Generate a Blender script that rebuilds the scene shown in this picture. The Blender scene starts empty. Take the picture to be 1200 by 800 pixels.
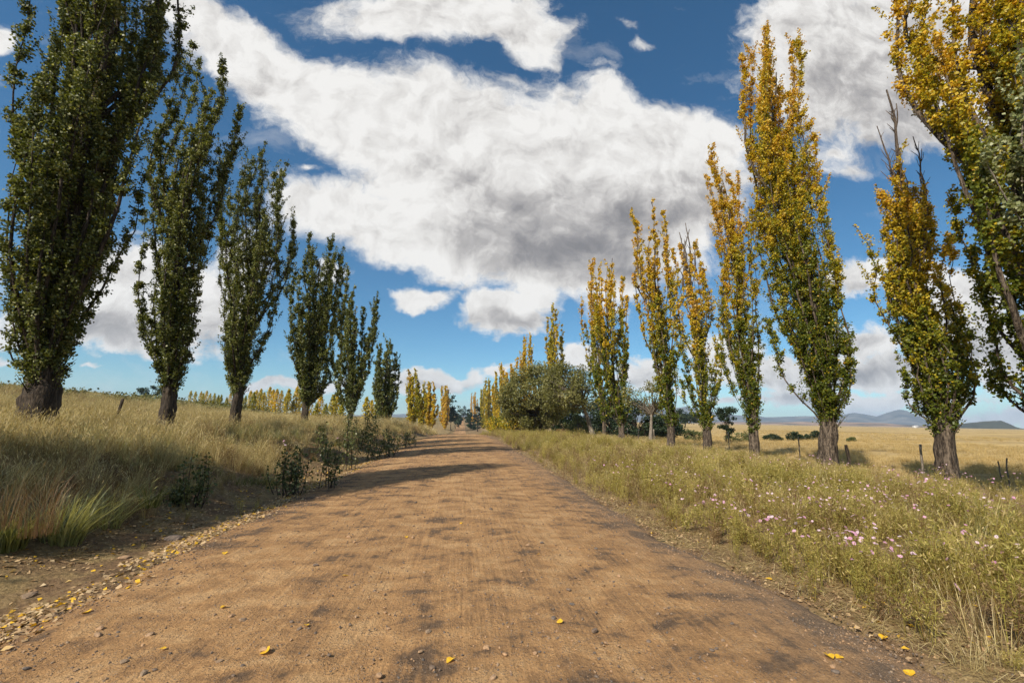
import bpy, math
import numpy as np
from mathutils import Vector
R = math.radians
rng = np.random.default_rng(7)
scene = bpy.context.scene
COL = scene.collection

# ------------------------------------------------------------------ camera model (used to survey where things stand)
FPX, PITCH, YAW, ROLL, EYE = 520., R(10.0), R(5.9), R(1.0), 1.7
cf = np.array([math.sin(YAW)*math.cos(PITCH), math.cos(YAW)*math.cos(PITCH), math.sin(PITCH)])
cr0 = np.array([math.cos(YAW), -math.sin(YAW), 0.]); cu0 = np.cross(cr0, cf)
cr = math.cos(ROLL)*cr0+math.sin(ROLL)*cu0; cu = math.cos(ROLL)*cu0-math.sin(ROLL)*cr0
EYEP = np.array([0, 0, EYE])
def ray(px, py): return cf*FPX+cr*(px-600)+cu*(400-py)
def atX(px, py, X): d = ray(px, py); return d*(X/d[0])+EYEP
def atY(px, py, Y): d = ray(px, py); return d*(Y/d[1])+EYEP
def proj(x, y, z):
    v = np.stack([np.asarray(x, float), np.asarray(y, float), np.asarray(z, float)-EYE], -1)
    D = v@cf; D = np.where(D > .05, D, np.nan)
    return 600+FPX*(v@cr)/D, 400-FPX*(v@cu)/D

# ------------------------------------------------------------------ numpy noise
def _h(ix, iy, s):
    n = (ix.astype(np.int64)*374761393+iy.astype(np.int64)*668265263+s*982451653) & 0xffffffff
    n = ((n ^ (n >> 13))*1274126177) & 0xffffffff
    return ((n ^ (n >> 16)) & 0xffff)/65535.
def vn(x, y, s=0):
    x = np.asarray(x, float); y = np.asarray(y, float)
    ix = np.floor(x); iy = np.floor(y); fx = x-ix; fy = y-iy
    fx = fx*fx*(3-2*fx); fy = fy*fy*(3-2*fy)
    a = _h(ix, iy, s); b = _h(ix+1, iy, s); c = _h(ix, iy+1, s); d = _h(ix+1, iy+1, s)
    return (a+(b-a)*fx)*(1-fy)+(c+(d-c)*fx)*fy
def fbm(x, y, s=0, o=4):
    t = 0; a = .5
    for k in range(o): t = t+a*vn(x*2**k, y*2**k, s+k*17); a *= .5
    return t/(1-.5**o)
def sstep(a, b, x): t = np.clip((np.asarray(x, float)-a)/(b-a), 0, 1); return t*t*(3-2*t)

# ------------------------------------------------------------------ terrain
def zroad(y):
    return np.interp(y, [-50, 40, 60, 90, 150, 220, 290, 450, 560, 700, 900, 2500], [0, 0, -.25, -1.4, -4.6, -6.6, -6.0, -3.2, -1.2, 3.4, 6.0, 4.0])
XC = -2.0                                                       # far down the track the road swings a little left
def xc(y): return -2.0*sstep(60, 300, y)-3.0*sstep(300, 700, y)
def terr(x, y):
    x = np.asarray(x, float); y = np.asarray(y, float)
    xr = x-xc(y)
    prof = np.interp(xr, [-12, -9, -7.6, -6.3, -5.6, -5.1, -4.5, -4.0, -3.5, -1.5, 0, 1.5, 3.0, 3.4, 5, 8, 12, 14, 17, 26],
                     [.95, .75, .55, .26, -.02, -.2, -.27, -.17, -.10, -.02, .0, -.02, -.10, -.14, -.13, -.10, -.03, .02, -.08, -.25])
    wR = 1-sstep(24, 90, x); wL = 1-sstep(14, 70, -x)
    w = np.where(x > 0, wR, wL)
    z = prof+zroad(y)*w
    d = -x
    z = z+6.4*sstep(14, 125, d)*(1-.75*sstep(110, 260, y))*(1-sstep(170, 600, d))
    far = sstep(3.4, 6, np.abs(xr+.2))
    z = z+far*(.16*(fbm(x*.35, y*.35, 3)-.5)+.5*sstep(20, 60, np.abs(x))*(fbm(x*.03, y*.03, 9)-.5))
    hum = sstep(5.2, 6.4, -xr)*(1-sstep(25, 60, -xr))
    z = z+hum*.35*(fbm(x*.9, y*.9, 5, 3)-.5)
    return z
def gz(x, y): return float(terr(x, y))

# ------------------------------------------------------------------ mesh helpers
def mesh_np(name, V, F, mat=None, tone=None, smooth=False):
    me = bpy.data.meshes.new(name)
    V = np.ascontiguousarray(V, dtype=np.float32); F = np.ascontiguousarray(F, dtype=np.int32)
    k = F.shape[1]
    me.vertices.add(len(V)); me.vertices.foreach_set('co', V.ravel())
    me.loops.add(F.size); me.loops.foreach_set('vertex_index', F.ravel())
    me.polygons.add(len(F)); me.polygons.foreach_set('loop_start', np.arange(0, F.size, k, dtype=np.int32))
    if smooth: me.polygons.foreach_set('use_smooth', np.ones(len(F), dtype=bool))
    if tone is not None:
        a = me.attributes.new('tone', 'FLOAT', 'FACE'); a.data.foreach_set('value', np.asarray(tone, dtype=np.float32))
    me.update(calc_edges=True); me.validate()
    if mat: me.materials.append(mat)
    return me
def obj(name, me, parent=None, loc=None):
    o = bpy.data.objects.new(name, me); COL.objects.link(o)
    if parent: o.parent = parent
    if loc is not None: o.location = loc
    return o
def empty(name, loc, rz=0): 
    o = bpy.data.objects.new(name, None); o.empty_display_size = .3; COL.objects.link(o); o.location = loc; o.rotation_euler = (0, 0, rz); return o
def tag(o, label, cat=None, group=None, kind=None):
    if label: o['label'] = label
    if cat: o['category'] = cat
    if group: o['group'] = group
    if kind: o['kind'] = kind
    return o
def struct(o): o['kind'] = 'structure'; return o
def copy_tree(o, parent=None):
    c = o.copy(); COL.objects.link(c)
    if parent: c.parent = parent
    for ch in list(o.children): copy_tree(ch, c)
    return c
class Acc:
    """collects quads (tubes) and builds ONE mesh"""
    def __init__(s): s.V = []; s.F = []; s.T = []; s.n = 0
    def add(s, V, F, tone=0.):
        s.V.append(V); s.F.append(F+s.n); s.n += len(V)
        s.T.append(np.broadcast_to(np.asarray(tone, float), (len(F),)))
    def tube(s, P, rad, sides=6, tone=0., knob=0.):
        P = np.asarray(P, float); n = len(P); rad = np.broadcast_to(np.asarray(rad, float), (n,))
        T = np.gradient(P, axis=0); T /= np.linalg.norm(T, axis=1)[:, None]+1e-9
        ref = np.array([1., 0, 0]) if abs(T[0][0]) < .8 else np.array([0, 1., 0])
        A = np.cross(T, ref); A /= np.linalg.norm(A, axis=1)[:, None]+1e-9; B = np.cross(T, A)
        ang = np.arange(sides)*2*math.pi/sides
        rr = rad[:, None]*np.ones((1, sides))
        if knob: rr = rr*(1+knob*(rng.random((n, sides))-.5)+knob*.7*np.sin(ang*3+rng.random()*6)[None])
        V = P[:, None]+A[:, None]*(np.cos(ang)[None, :, None]*rr[..., None])+B[:, None]*(np.sin(ang)[None, :, None]*rr[..., None])
        i = np.arange(n-1)[:, None]*sides; j = np.arange(sides)[None]; j2 = (j+1) % sides
        F = np.stack([i+j, i+j2, i+sides+j2, i+sides+j], -1).reshape(-1, 4)
        s.add(V.reshape(-1, 3), F, tone)
        e = len(s.V)-1; b = s.n-sides
        if sides == 6: s.F.append(np.array([[b, b+1, b+2, b+3], [b, b+3, b+4, b+5]])); s.T.append(np.zeros(2)+tone)
        elif sides == 4: s.F.append(np.array([[b, b+1, b+2, b+3]])); s.T.append(np.zeros(1)+tone)
    def build(s, name, mat, smooth=True):
        return mesh_np(name, np.concatenate(s.V), np.concatenate(s.F), mat, np.concatenate(s.T), smooth)
def unit(a): return a/(np.linalg.norm(a, axis=-1, keepdims=True)+1e-9)
def leaves(C, size, rg, bias=None, width=.42, fold=.12):
    """one small folded rhombus per leaf"""
    n = len(C); a = unit(rg.normal(size=(n, 3))+(0 if bias is None else bias))
    b = unit(np.cross(a, rg.normal(size=(n, 3)))); nn = np.cross(a, b)
    L = np.broadcast_to(size, (n,))[:, None]*(.7+.6*rg.random((n, 1)))
    V = np.stack([C-a*L*.5, C+b*L*width+nn*L*fold, C+a*L*.5, C-b*L*width+nn*L*fold], 1).reshape(-1, 3)
    F = np.arange(4*n).reshape(n, 4)
    return V, F

# ------------------------------------------------------------------ material helpers
def newmat(name):
    m = bpy.data.materials.new(name); m.use_nodes = True; nt = m.node_tree; nt.nodes.clear()
    out = nt.nodes.new('ShaderNodeOutputMaterial'); return m, nt, out
def N(nt, t, **kw):
    n = nt.nodes.new(t)
    for k, v in kw.items():
        if k in ('op',): n.operation = v
        elif k in n.inputs.keys() if isinstance(k, str) and k in n.inputs else False: n.inputs[k].default_value = v
        else: setattr(n, k, v)
    return n
def ramp(nt, fac, stops, interp='LINEAR'):
    r = nt.nodes.new('ShaderNodeValToRGB'); r.color_ramp.interpolation = interp
    el = r.color_ramp.elements
    while len(el) > 1: el.remove(el[-1])
    el[0].position = stops[0][0]; el[0].color = (*stops[0][1], 1) if len(stops[0][1]) == 3 else stops[0][1]
    for p, c in stops[1:]:
        e = el.new(p); e.color = (*c, 1)
    if fac is not None: nt.links.new(fac, r.inputs[0])
    return r.outputs[0]
def math_(nt, op, a, b=None, c=None, clamp=False):
    n = nt.nodes.new('ShaderNodeMath'); n.operation = op; n.use_clamp = clamp
    for i, v in enumerate((a, b, c)):
        if v is None: continue
        if isinstance(v, (int, float)): n.inputs[i].default_value = v
        else: nt.links.new(v, n.inputs[i])
    return n.outputs[0]
def noise(nt, vec, scale, detail=4, rough=.5, color=False, scl=None, dist=0):
    n = nt.nodes.new('ShaderNodeTexNoise'); n.inputs['Scale'].default_value = scale
    n.inputs['Detail'].default_value = detail; n.inputs['Roughness'].default_value = rough; n.inputs['Distortion'].default_value = dist
    if scl is not None:
        mp = nt.nodes.new('ShaderNodeVectorMath'); mp.operation = 'MULTIPLY'; mp.inputs[1].default_value = scl
        nt.links.new(vec, mp.inputs[0]); vec = mp.outputs[0]
    nt.links.new(vec, n.inputs['Vector'])
    return n.outputs['Color' if color else 'Fac']
def mixc(nt, fac, a, b, mode='MIX'):
    n = nt.nodes.new('ShaderNodeMix'); n.data_type = 'RGBA'; n.blend_type = mode
    for i, v in ((0, fac), (6, a), (7, b)):
        if isinstance(v, (int, float)): n.inputs[i].default_value = v
        elif isinstance(v, tuple): n.inputs[i].default_value = (*v, 1)
        else: nt.links.new(v, n.inputs[i])
    return n.outputs[2]
def objco(nt): return nt.nodes.new('ShaderNodeTexCoord').outputs['Object']
def mapr(nt, v, a, b, c=0., d=1.):
    n = nt.nodes.new('ShaderNodeMapRange'); n.inputs[1].default_value = a; n.inputs[2].default_value = b
    n.inputs[3].default_value = c; n.inputs[4].default_value = d; nt.links.new(v, n.inputs[0]); return n.outputs[0]

def foliage_mat(name, stops, rough=.5, transl=.35, spec=.35, jitter=0.0):
    """leaf: colour picked by the leaf's own tone"""
    m, nt, out = newmat(name)
    at = nt.nodes.new('ShaderNodeAttribute'); at.attribute_name = 'tone'
    fac = at.outputs['Fac']
    if jitter:
        oi = nt.nodes.new('ShaderNodeObjectInfo')
        fac = math_(nt, 'ADD', fac, math_(nt, 'MULTIPLY', math_(nt, 'SUBTRACT', oi.outputs['Random'], .5), jitter), clamp=True)
    col = ramp(nt, fac, stops)
    p = nt.nodes.new('ShaderNodeBsdfPrincipled'); nt.links.new(col, p.inputs['Base Color'])
    p.inputs['Roughness'].default_value = rough; p.inputs['Specular IOR Level'].default_value = spec
    t = nt.nodes.new('ShaderNodeBsdfTranslucent'); nt.links.new(mixc(nt, 1.0, col, (1.25, 1.2, .7), 'MULTIPLY'), t.inputs['Color'])
    mx = nt.nodes.new('ShaderNodeMixShader'); mx.inputs[0].default_value = transl
    nt.links.new(p.outputs[0], mx.inputs[1]); nt.links.new(t.outputs[0], mx.inputs[2]); nt.links.new(mx.outputs[0], out.inputs[0])
    return m
def bark_mat(name, dark, light, scale=7.):
    m, nt, out = newmat(name); co = objco(nt)
    n1 = noise(nt, co, scale, 6, .68, scl=(1.9, 1.9, .28)); n2 = noise(nt, co, scale*3.2, 5, .6, scl=(1.5, 1.5, .4))
    s = math_(nt, 'ADD', math_(nt, 'MULTIPLY', n1, .6), math_(nt, 'MULTIPLY', n2, .4))
    col = ramp(nt, s, [(.42, dark), (.5, tuple((a*1.2+b*.8)/2 for a, b in zip(dark, light))), (.58, light)])
    p = nt.nodes.new('ShaderNodeBsdfPrincipled'); nt.links.new(col, p.inputs['Base Color']); p.inputs['Roughness'].default_value = .9
    p.inputs['Specular IOR Level'].default_value = .2
    b = nt.nodes.new('ShaderNodeBump'); b.inputs['Strength'].default_value = 1; b.inputs['Distance'].default_value = .12
    nt.links.new(s, b.inputs['Height']); nt.links.new(b.outputs[0], p.inputs['Normal']); nt.links.new(p.outputs[0], out.inputs[0])
    return m
def plain_mat(name, col, rough=.7, spec=.3, noise_scale=None, var=.3):
    m, nt, out = newmat(name); p = nt.nodes.new('ShaderNodeBsdfPrincipled')
    n1 = noise(nt, objco(nt), noise_scale or 20., 4, .6)
    c = ramp(nt, n1, [(.3, tuple(x*(1-var) for x in col)), (.7, tuple(min(1, x*(1+var)) for x in col))])
    nt.links.new(c, p.inputs['Base Color']); p.inputs['Roughness'].default_value = rough; p.inputs['Specular IOR Level'].default_value = spec
    nt.links.new(p.outputs[0], out.inputs[0]); return m

M = {}
M['leaf_dark'] = foliage_mat('poplar_leaf_dark', [(0, (.035, .044, .008)), (.5, (.112, .128, .022)), (.78, (.20, .21, .042)), (.9, (.31, .31, .10)), (1, (.44, .42, .20))], .5, .34, .4)  # pale end of the ramp paints bright leaf highlights
M['leaf_autumn'] = foliage_mat('poplar_leaf_autumn', [(0, (.09, .115, .012)), (.28, (.19, .20, .015)), (.46, (.44, .35, .02)), (.74, (.66, .43, .02)), (.92, (.64, .32, .02)), (1, (.62, .45, .14))], .48, .30, .35)
M['leaf_silver'] = foliage_mat('silver_leaf', [(0, (.10, .13, .03)), (.5, (.25, .27, .10)), (1, (.50, .49, .28))], .45, .25, .5)
M['leaf_olive'] = foliage_mat('olive_leaf', [(0, (.085, .088, .02)), (.5, (.20, .19, .05)), (1, (.36, .33, .14))], .5, .25, .35)
M['leaf_evergreen'] = foliage_mat('evergreen_leaf', [(0, (.012, .022, .010)), (.6, (.03, .05, .02)), (1, (.06, .085, .035))], .5, .2, .3)
M['leaf_rust'] = foliage_mat('rust_leaf', [(0, (.10, .05, .02)), (.6, (.26, .10, .03)), (1, (.34, .2, .05))], .5, .3, .3)
M['leaf_shrub'] = foliage_mat('shrub_leaf', [(0, (.05, .065, .018)), (.6, (.13, .15, .045)), (1, (.36, .35, .16))], .45, .3, .4)
M['bark'] = bark_mat('poplar_bark', (.03, .021, .015), (.23, .175, .125))
M['bark_dark'] = bark_mat('poplar_bark_dark', (.024, .018, .013), (.115, .085, .06))
M['bark_pale'] = bark_mat('pale_bark', (.12, .095, .07), (.38, .32, .25))
M['wood_dead'] = bark_mat('dead_wood', (.07, .05, .038), (.22, .17, .125), 12)
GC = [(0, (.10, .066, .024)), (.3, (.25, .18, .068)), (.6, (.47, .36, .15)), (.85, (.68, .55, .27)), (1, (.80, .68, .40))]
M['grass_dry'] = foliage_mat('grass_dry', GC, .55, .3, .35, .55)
M['grass_field'] = foliage_mat('grass_field', [(0, (.22, .145, .055)), (.5, (.50, .36, .15)), (1, (.70, .55, .28))], .6, .3, .25, .3)
M['grass_green'] = foliage_mat('grass_green', [(0, (.09, .10, .02)), (.5, (.25, .25, .08)), (.8, (.44, .42, .18)), (1, (.60, .55, .26))], .4, .35, .45, .25)
M['weed'] = foliage_mat('verge_weed', [(0, (.17, .10, .03)), (.25, (.26, .19, .05)), (.5, (.30, .27, .055)), (.75, (.46, .38, .10)), (1, (.60, .46, .18))], .5, .35, .3, .6)
M['weed_red'] = foliage_mat('red_weed', [(0, (.13, .065, .03)), (.5, (.25, .16, .075)), (1, (.46, .33, .16))], .5, .3, .3, .3)
M['litter'] = foliage_mat('leaf_litter', [(0, (.15, .08, .035)), (.25, (.33, .20, .10)), (.6, (.55, .38, .20)), (.85, (.64, .49, .29)), (.93, (.78, .45, .04)), (1, (.80, .48, .03))], .6, .15, .3)
M['leaf_yellow'] = foliage_mat('fallen_yellow', [(0, (.72, .38, .02)), (1, (.85, .55, .04))], .5, .2, .3)

# ------------------------------------------------------------------ sky + light
SUN_AZ, SUN_EL = R(225), R(41)                                   # behind and to the left
W = bpy.data.worlds.new('World'); scene.world = W; W.use_nodes = True
def build_sky():
    nt = W.node_tree; nt.nodes.clear(); L = nt.links.new
    out = nt.nodes.new('ShaderNodeOutputWorld')
    sky = nt.nodes.new('ShaderNodeTexSky'); sky.sky_type = 'NISHITA'; sky.sun_disc = False
    sky.sun_elevation = SUN_EL; sky.sun_rotation = SUN_AZ; sky.air_density = 1.1; sky.dust_density = .25; sky.ozone_density = 2.5; sky.altitude = 1600
    tc = nt.nodes.new('ShaderNodeTexCoord'); D = tc.outputs['Generated']
    sp = nt.nodes.new('ShaderNodeSeparateXYZ'); L(D, sp.inputs[0])
    hs = nt.nodes.new('ShaderNodeHueSaturation'); hs.inputs['Saturation'].default_value = 1.12; hs.inputs['Value'].default_value = 1.0; L(mixc(nt, 1., sky.outputs[0], (.80, 1.03, 1.06), 'MULTIPLY'), hs.inputs['Color'])
    bg1 = nt.nodes.new('ShaderNodeBackground'); bg1.inputs[1].default_value = .088; L(hs.outputs[0], bg1.inputs[0])
    ym = math_(nt, 'MAXIMUM', sp.outputs['Y'], .06)
    qx = math_(nt, 'DIVIDE', sp.outputs['X'], ym); qz = math_(nt, 'DIVIDE', sp.outputs['Z'], ym)
    cb = nt.nodes.new('ShaderNodeCombineXYZ'); L(qx, cb.inputs[0]); L(qz, cb.inputs[1]); Q = cb.outputs[0]
    def vadd(a, b, s=None):
        n = nt.nodes.new('ShaderNodeVectorMath'); n.operation = 'ADD'; L(a, n.inputs[0])
        if isinstance(b, tuple): n.inputs[1].default_value = b
        else: L(b, n.inputs[1])
        return n.outputs[0]
    def cnoise(vec, sc, det, amp, rough=.55):
        n = noise(nt, vec, sc, det, rough, color=True)
        s = nt.nodes.new('ShaderNodeVectorMath'); s.operation = 'SUBTRACT'; L(n, s.inputs[0]); s.inputs[1].default_value = (.5, .5, .5)
        m = nt.nodes.new('ShaderNodeVectorMath'); m.operation = 'MULTIPLY'; L(s.outputs[0], m.inputs[0]); m.inputs[1].default_value = (amp, amp*.8, 0)
        return m.outputs[0]
    Qw = vadd(vadd(vadd(Q, cnoise(Q, 2.6, 3, .20)), cnoise(Q, 9., 5, .10)), cnoise(Q, 34., 4, .022))
    Qs = vadd(Q, cnoise(Q, 4.0, 4, .22))
    def px2q(u, v): d = ray(u, v); return d[0]/d[1], d[2]/d[1]
    def field(blobs, Qv):
        acc = None
        for (u, v, a, b, ang, w) in blobs:
            x, z = px2q(u, v); t = R(ang)
            x1, z1 = px2q(u+a*math.cos(t), v+a*math.sin(t)); x2, z2 = px2q(u-b*math.sin(t), v+b*math.cos(t))
            A = math.hypot(x1-x, z1-z); B = math.hypot(x2-x, z2-z); rot = math.atan2(z1-z, x1-x)
            mp = nt.nodes.new('ShaderNodeMapping'); mp.vector_type = 'TEXTURE'
            mp.inputs['Location'].default_value = (x, z, 0); mp.inputs['Rotation'].default_value = (0, 0, rot); mp.inputs['Scale'].default_value = (A*1.62, B*1.62, 1)
            L(Qv, mp.inputs[0])
            g = nt.nodes.new('ShaderNodeTexGradient'); g.gradient_type = 'SPHERICAL'; L(mp.outputs[0], g.inputs[0])
            val = math_(nt, 'MULTIPLY', g.outputs['Fac'], w)
            if acc is None: acc = val
            else: acc = math_(nt, 'SMOOTH_MAX', acc, val, .12)
        return acc
    B = [  # pixel survey of the clouds: u, v, half length, half height, tilt, weight
        (300, 70, 130, 45, 32, 1), (400, 130, 120, 62, 25, 1), (225, 20, 60, 28, 30, 1), (520, 160, 130, 75, 12, 1.1), (585, 215, 150, 90, 10, 1.2), (690, 215, 150, 110, 5, 1.3),
        (790, 195, 95, 72, 0, 1.1), (720, 120, 60, 35, 20, .8), (640, 290, 150, 55, 10, 1.2), (520, 285, 130, 42, 8, 1), (400, 255, 85, 38, 8, 1), (340, 245, 40, 28, 0, .8),
        (740, 320, 60, 22, -10, .8), (840, 160, 50, 30, 0, .8), (520, 18, 125, 38, 0, 1), (620, 28, 60, 42, 0, .85), (590, 95, 50, 20, 20, .45), (700, 70, 60, 16, 10, .38), (980, 200, 70, 22, 0, .5), (480, 95, 60, 12, 10, .35), (440, 30, 40, 22, 0, .6), (735, 20, 40, 12, 10, .35), (757, 50, 26, 11, -10, .42),
        (1000, 70, 115, 85, 10, 1.2), (1100, 40, 130, 80, 0, 1.1), (950, 15, 70, 38, 0, 1), (935, 75, 50, 40, 0, .9), (925, 130, 40, 20, 0, .5), (1075, 140, 85, 45, 0, .9), (970, 180, 50, 26, -20, .5), (1020, 170, 60, 30, 0, .5), (1180, 140, 80, 60, 0, .9), (855, 58, 34, 8, -20, .3),
        (490, 350, 42, 14, -5, .9), (590, 362, 52, 25, 0, 1.1), (632, 345, 32, 22, 0, .9), (395, 325, 22, 12, 10, .7), (350, 205, 26, 11, -15, .5), (310, 215, 30, 10, -15, .4),
        (515, 441, 62, 10, 0, .9), (575, 436, 22, 9, 0, .7), (545, 455, 30, 6, 0, .35), (676, 413, 22, 18, 0, 1), (625, 432, 20, 6, 0, .4), (745, 437, 46, 20, 0, .9), (790, 460, 40, 10, 0, .6),
        (1015, 326, 44, 14, -14, .9), (1090, 325, 50, 22, 0, .8), (1000, 395, 80, 26, 0, .8), (1020, 425, 95, 26, 0, .9), (930, 440, 60, 30, 0, .9), (860, 430, 45, 34, 0, .9), (1130, 380, 70, 45, 15, 1.), (1180, 420, 70, 40, 0, .8),
        (1060, 462, 100, 15, 0, .85), (960, 468, 90, 15, 0, .9), (1170, 486, 60, 11, 0, .9), (1090, 488, 60, 8, 0, .7), (1150, 345, 50, 30, 0, .9), (1010, 480, 70, 7, 0, .7), (870, 478, 50, 9, 0, .5), (820, 410, 30, 20, 0, .6),
        (150, 335, 100, 45, 10, 1.2), (110, 385, 130, 28, 8, 1.1), (240, 350, 60, 50, 0, 1), (20, 400, 50, 20, 0, .6), (8, 425, 35, 9, 0, .7), (108, 436, 12, 4, 0, .5), (330, 452, 55, 9, -5, .8), (385, 445, 40, 9, 0, .6), (150, 275, 25, 8, 0, .4), (225, 466, 30, 5, 0, .35), (290, 300, 40, 50, 0, .7),
        (12, 40, 22, 26, 30, .8), (-60, 100, 60, 50, 0, .9), (-100, 330, 90, 60, 0, 1), (1320, 120, 150, 90, 0, 1), (1330, 400, 120, 60, 0, 1),
    ]
    F = field(B, Qw)
    n1 = noise(nt, Qw, 6.0, 10, .66); n1c = math_(nt, 'SUBTRACT', n1, .5)
    # clouds round the rest of the sky (behind the camera)
    back = noise(nt, D, 2.4, 6, .55); bk = math_(nt, 'MULTIPLY', mapr(nt, back, .5, .66), mapr(nt, sp.outputs['Y'], .12, -.15))
    bk = math_(nt, 'MULTIPLY', bk, mapr(nt, sp.outputs['Z'], .02, .15))
    nsm = math_(nt, 'MULTIPLY', math_(nt, 'SUBTRACT', noise(nt, Q, 21, 7, .62, scl=(.8, 1.5, 1)), .5), mapr(nt, qz, .42, .12, .12, .75))
    dens = math_(nt, 'ADD', math_(nt, 'ADD', F, nsm), math_(nt, 'MULTIPLY', n1c, .95))
    a = nt.nodes.new('ShaderNodeMapRange'); a.interpolation_type = 'SMOOTHSTEP'; L(dens, a.inputs[0]); a.inputs[1].default_value = .25; a.inputs[2].default_value = .54
    alpha = math_(nt, 'MAXIMUM', a.outputs[0], bk)
    wisp = math_(nt, 'MULTIPLY', mapr(nt, noise(nt, Qw, 3.2, 8, .62, scl=(1, 1.8, 1)), .56, .82), .5)
    alpha = math_(nt, 'MAXIMUM', alpha, math_(nt, 'MULTIPLY', wisp, mapr(nt, sp.outputs['Y'], .1, .3)))
    # cloud shading painted into the colour: grey undersides and relief
    G = [(660, 290, 115, 36, 8, 1.15), (740, 250, 100, 42, 0, .9), (600, 240, 90, 26, 15, .6), (810, 240, 60, 34, 0, .8), (560, 285, 60, 22, 10, .55), (735, 318, 50, 16, 0, 1), (1010, 115, 100, 46, 10, .75), (1090, 60, 110, 50, 0, .6), (1060, 170, 70, 30, 0, .7), (600, 380, 50, 10, 0, .8), (130, 370, 110, 20, 8, .7),
         (1010, 440, 120, 14, 0, .8), (1000, 405, 70, 10, 0, .6), (930, 460, 70, 10, 0, .6), (1150, 410, 70, 22, 0, .7), (510, 450, 60, 5, 0, .5), (1010, 338, 40, 6, -10, .6), (740, 450, 40, 8, 0, .6), (960, 40, 60, 30, 0, .4), (600, 50, 60, 14, 0, .4), (270, 395, 60, 20, 0, .5)]
    Gf = field(G, Qs)
    off = vadd(Qw, (.022, -.03, 0))
    n2 = noise(nt, off, 7, 8, .62)
    n3 = noise(nt, Qw, 7, 8, .62)
    rel = math_(nt, 'SUBTRACT', n3, n2)                            # noise difference painted as sunlit and shaded flanks
    big = noise(nt, vadd(Q, (3.1, 1.7, 0)), 3.0, 5, .6)
    gr = math_(nt, 'ADD', math_(nt, 'MULTIPLY', Gf, .82), math_(nt, 'MULTIPLY', rel, -1.6))
    gr = math_(nt, 'ADD', gr, math_(nt, 'MULTIPLY', math_(nt, 'SUBTRACT', big, .5), .35))
    gr = math_(nt, 'ADD', gr, math_(nt, 'MULTIPLY', math_(nt, 'SUBTRACT', F, .5), .14))
    ccol = ramp(nt, gr, [(-.0, (.90, .885, .86)), (.22, (.76, .74, .715)), (.5, (.50, .48, .47)), (.8, (.31, .30, .305)), (1, (.24, .235, .245))])
    # thin edges take on the blue behind
    bg2 = nt.nodes.new('ShaderNodeBackground'); bg2.inputs[1].default_value = .84; L(ccol, bg2.inputs[0])
    mx = nt.nodes.new('ShaderNodeMixShader'); L(alpha, mx.inputs[0]); L(bg1.outputs[0], mx.inputs[1]); L(bg2.outputs[0], mx.inputs[2]); L(mx.outputs[0], out.inputs[0])
    W.cycles.sampling_method = 'MANUAL'; W.cycles.sample_map_resolution = 512
build_sky()
sd = bpy.data.lights.new('sun', 'SUN'); sd.energy = 5.0; sd.angle = R(.53); sd.color = (1, .93, .82)
so = bpy.data.objects.new('sun', sd); COL.objects.link(so)
sv = Vector((math.sin(SUN_AZ)*math.cos(SUN_EL), math.cos(SUN_AZ)*math.cos(SUN_EL), math.sin(SUN_EL)))
so.rotation_euler = (-sv).to_track_quat('-Z', 'Y').to_euler(); so.location = (-30, -30, 40)
cam = bpy.data.cameras.new('camera'); co_ = bpy.data.objects.new('camera', cam); COL.objects.link(co_)
cam.sensor_width = 36; cam.lens = FPX*36/1200; cam.clip_end = 30000; cam.clip_start = .05
from mathutils import Matrix
co_.matrix_world = Matrix([[cr[0], cu[0], -cf[0], 0], [cr[1], cu[1], -cf[1], 0], [cr[2], cu[2], -cf[2], EYE], [0, 0, 0, 1]])
scene.camera = co_

# ------------------------------------------------------------------ ground sheet
def axis_lines(fine, step, lim, ratio):
    a = list(np.arange(0, fine+1e-6, step)); s = step
    while a[-1] < lim: s *= ratio; a.append(a[-1]+s)
    return np.array(a)
def grid(xs, ys, zf):
    X, Y = np.meshgrid(xs, ys); Z = zf(X, Y)
    V = np.stack([X, Y, Z], -1).reshape(-1, 3); nx, ny = len(xs), len(ys)
    i = np.arange(ny-1)[:, None]*nx+np.arange(nx-1)[None]
    F = np.stack([i, i+1, i+nx+1, i+nx], -1).reshape(-1, 4); return V, F
def flare(y): return .62*(1-sstep(2.5, 8.5, y))
def roadmask(x, y):
    xr = x-xc(y); xr = np.where(xr > 0, xr-flare(y), xr)
    return sstep(-3.75, -3.45, xr)*(1-sstep(2.95, 3.25, xr))
a = axis_lines(16, .2, 8000, 1.09); xs = np.concatenate([-a[:0:-1], a])
ys = np.concatenate([-axis_lines(6, .5, 200, 1.4)[:0:-1], axis_lines(40, .25, 9000, 1.05)])
V, F = grid(xs, ys, lambda x, y: terr(x, y)-.12*roadmask(x, y))
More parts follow.
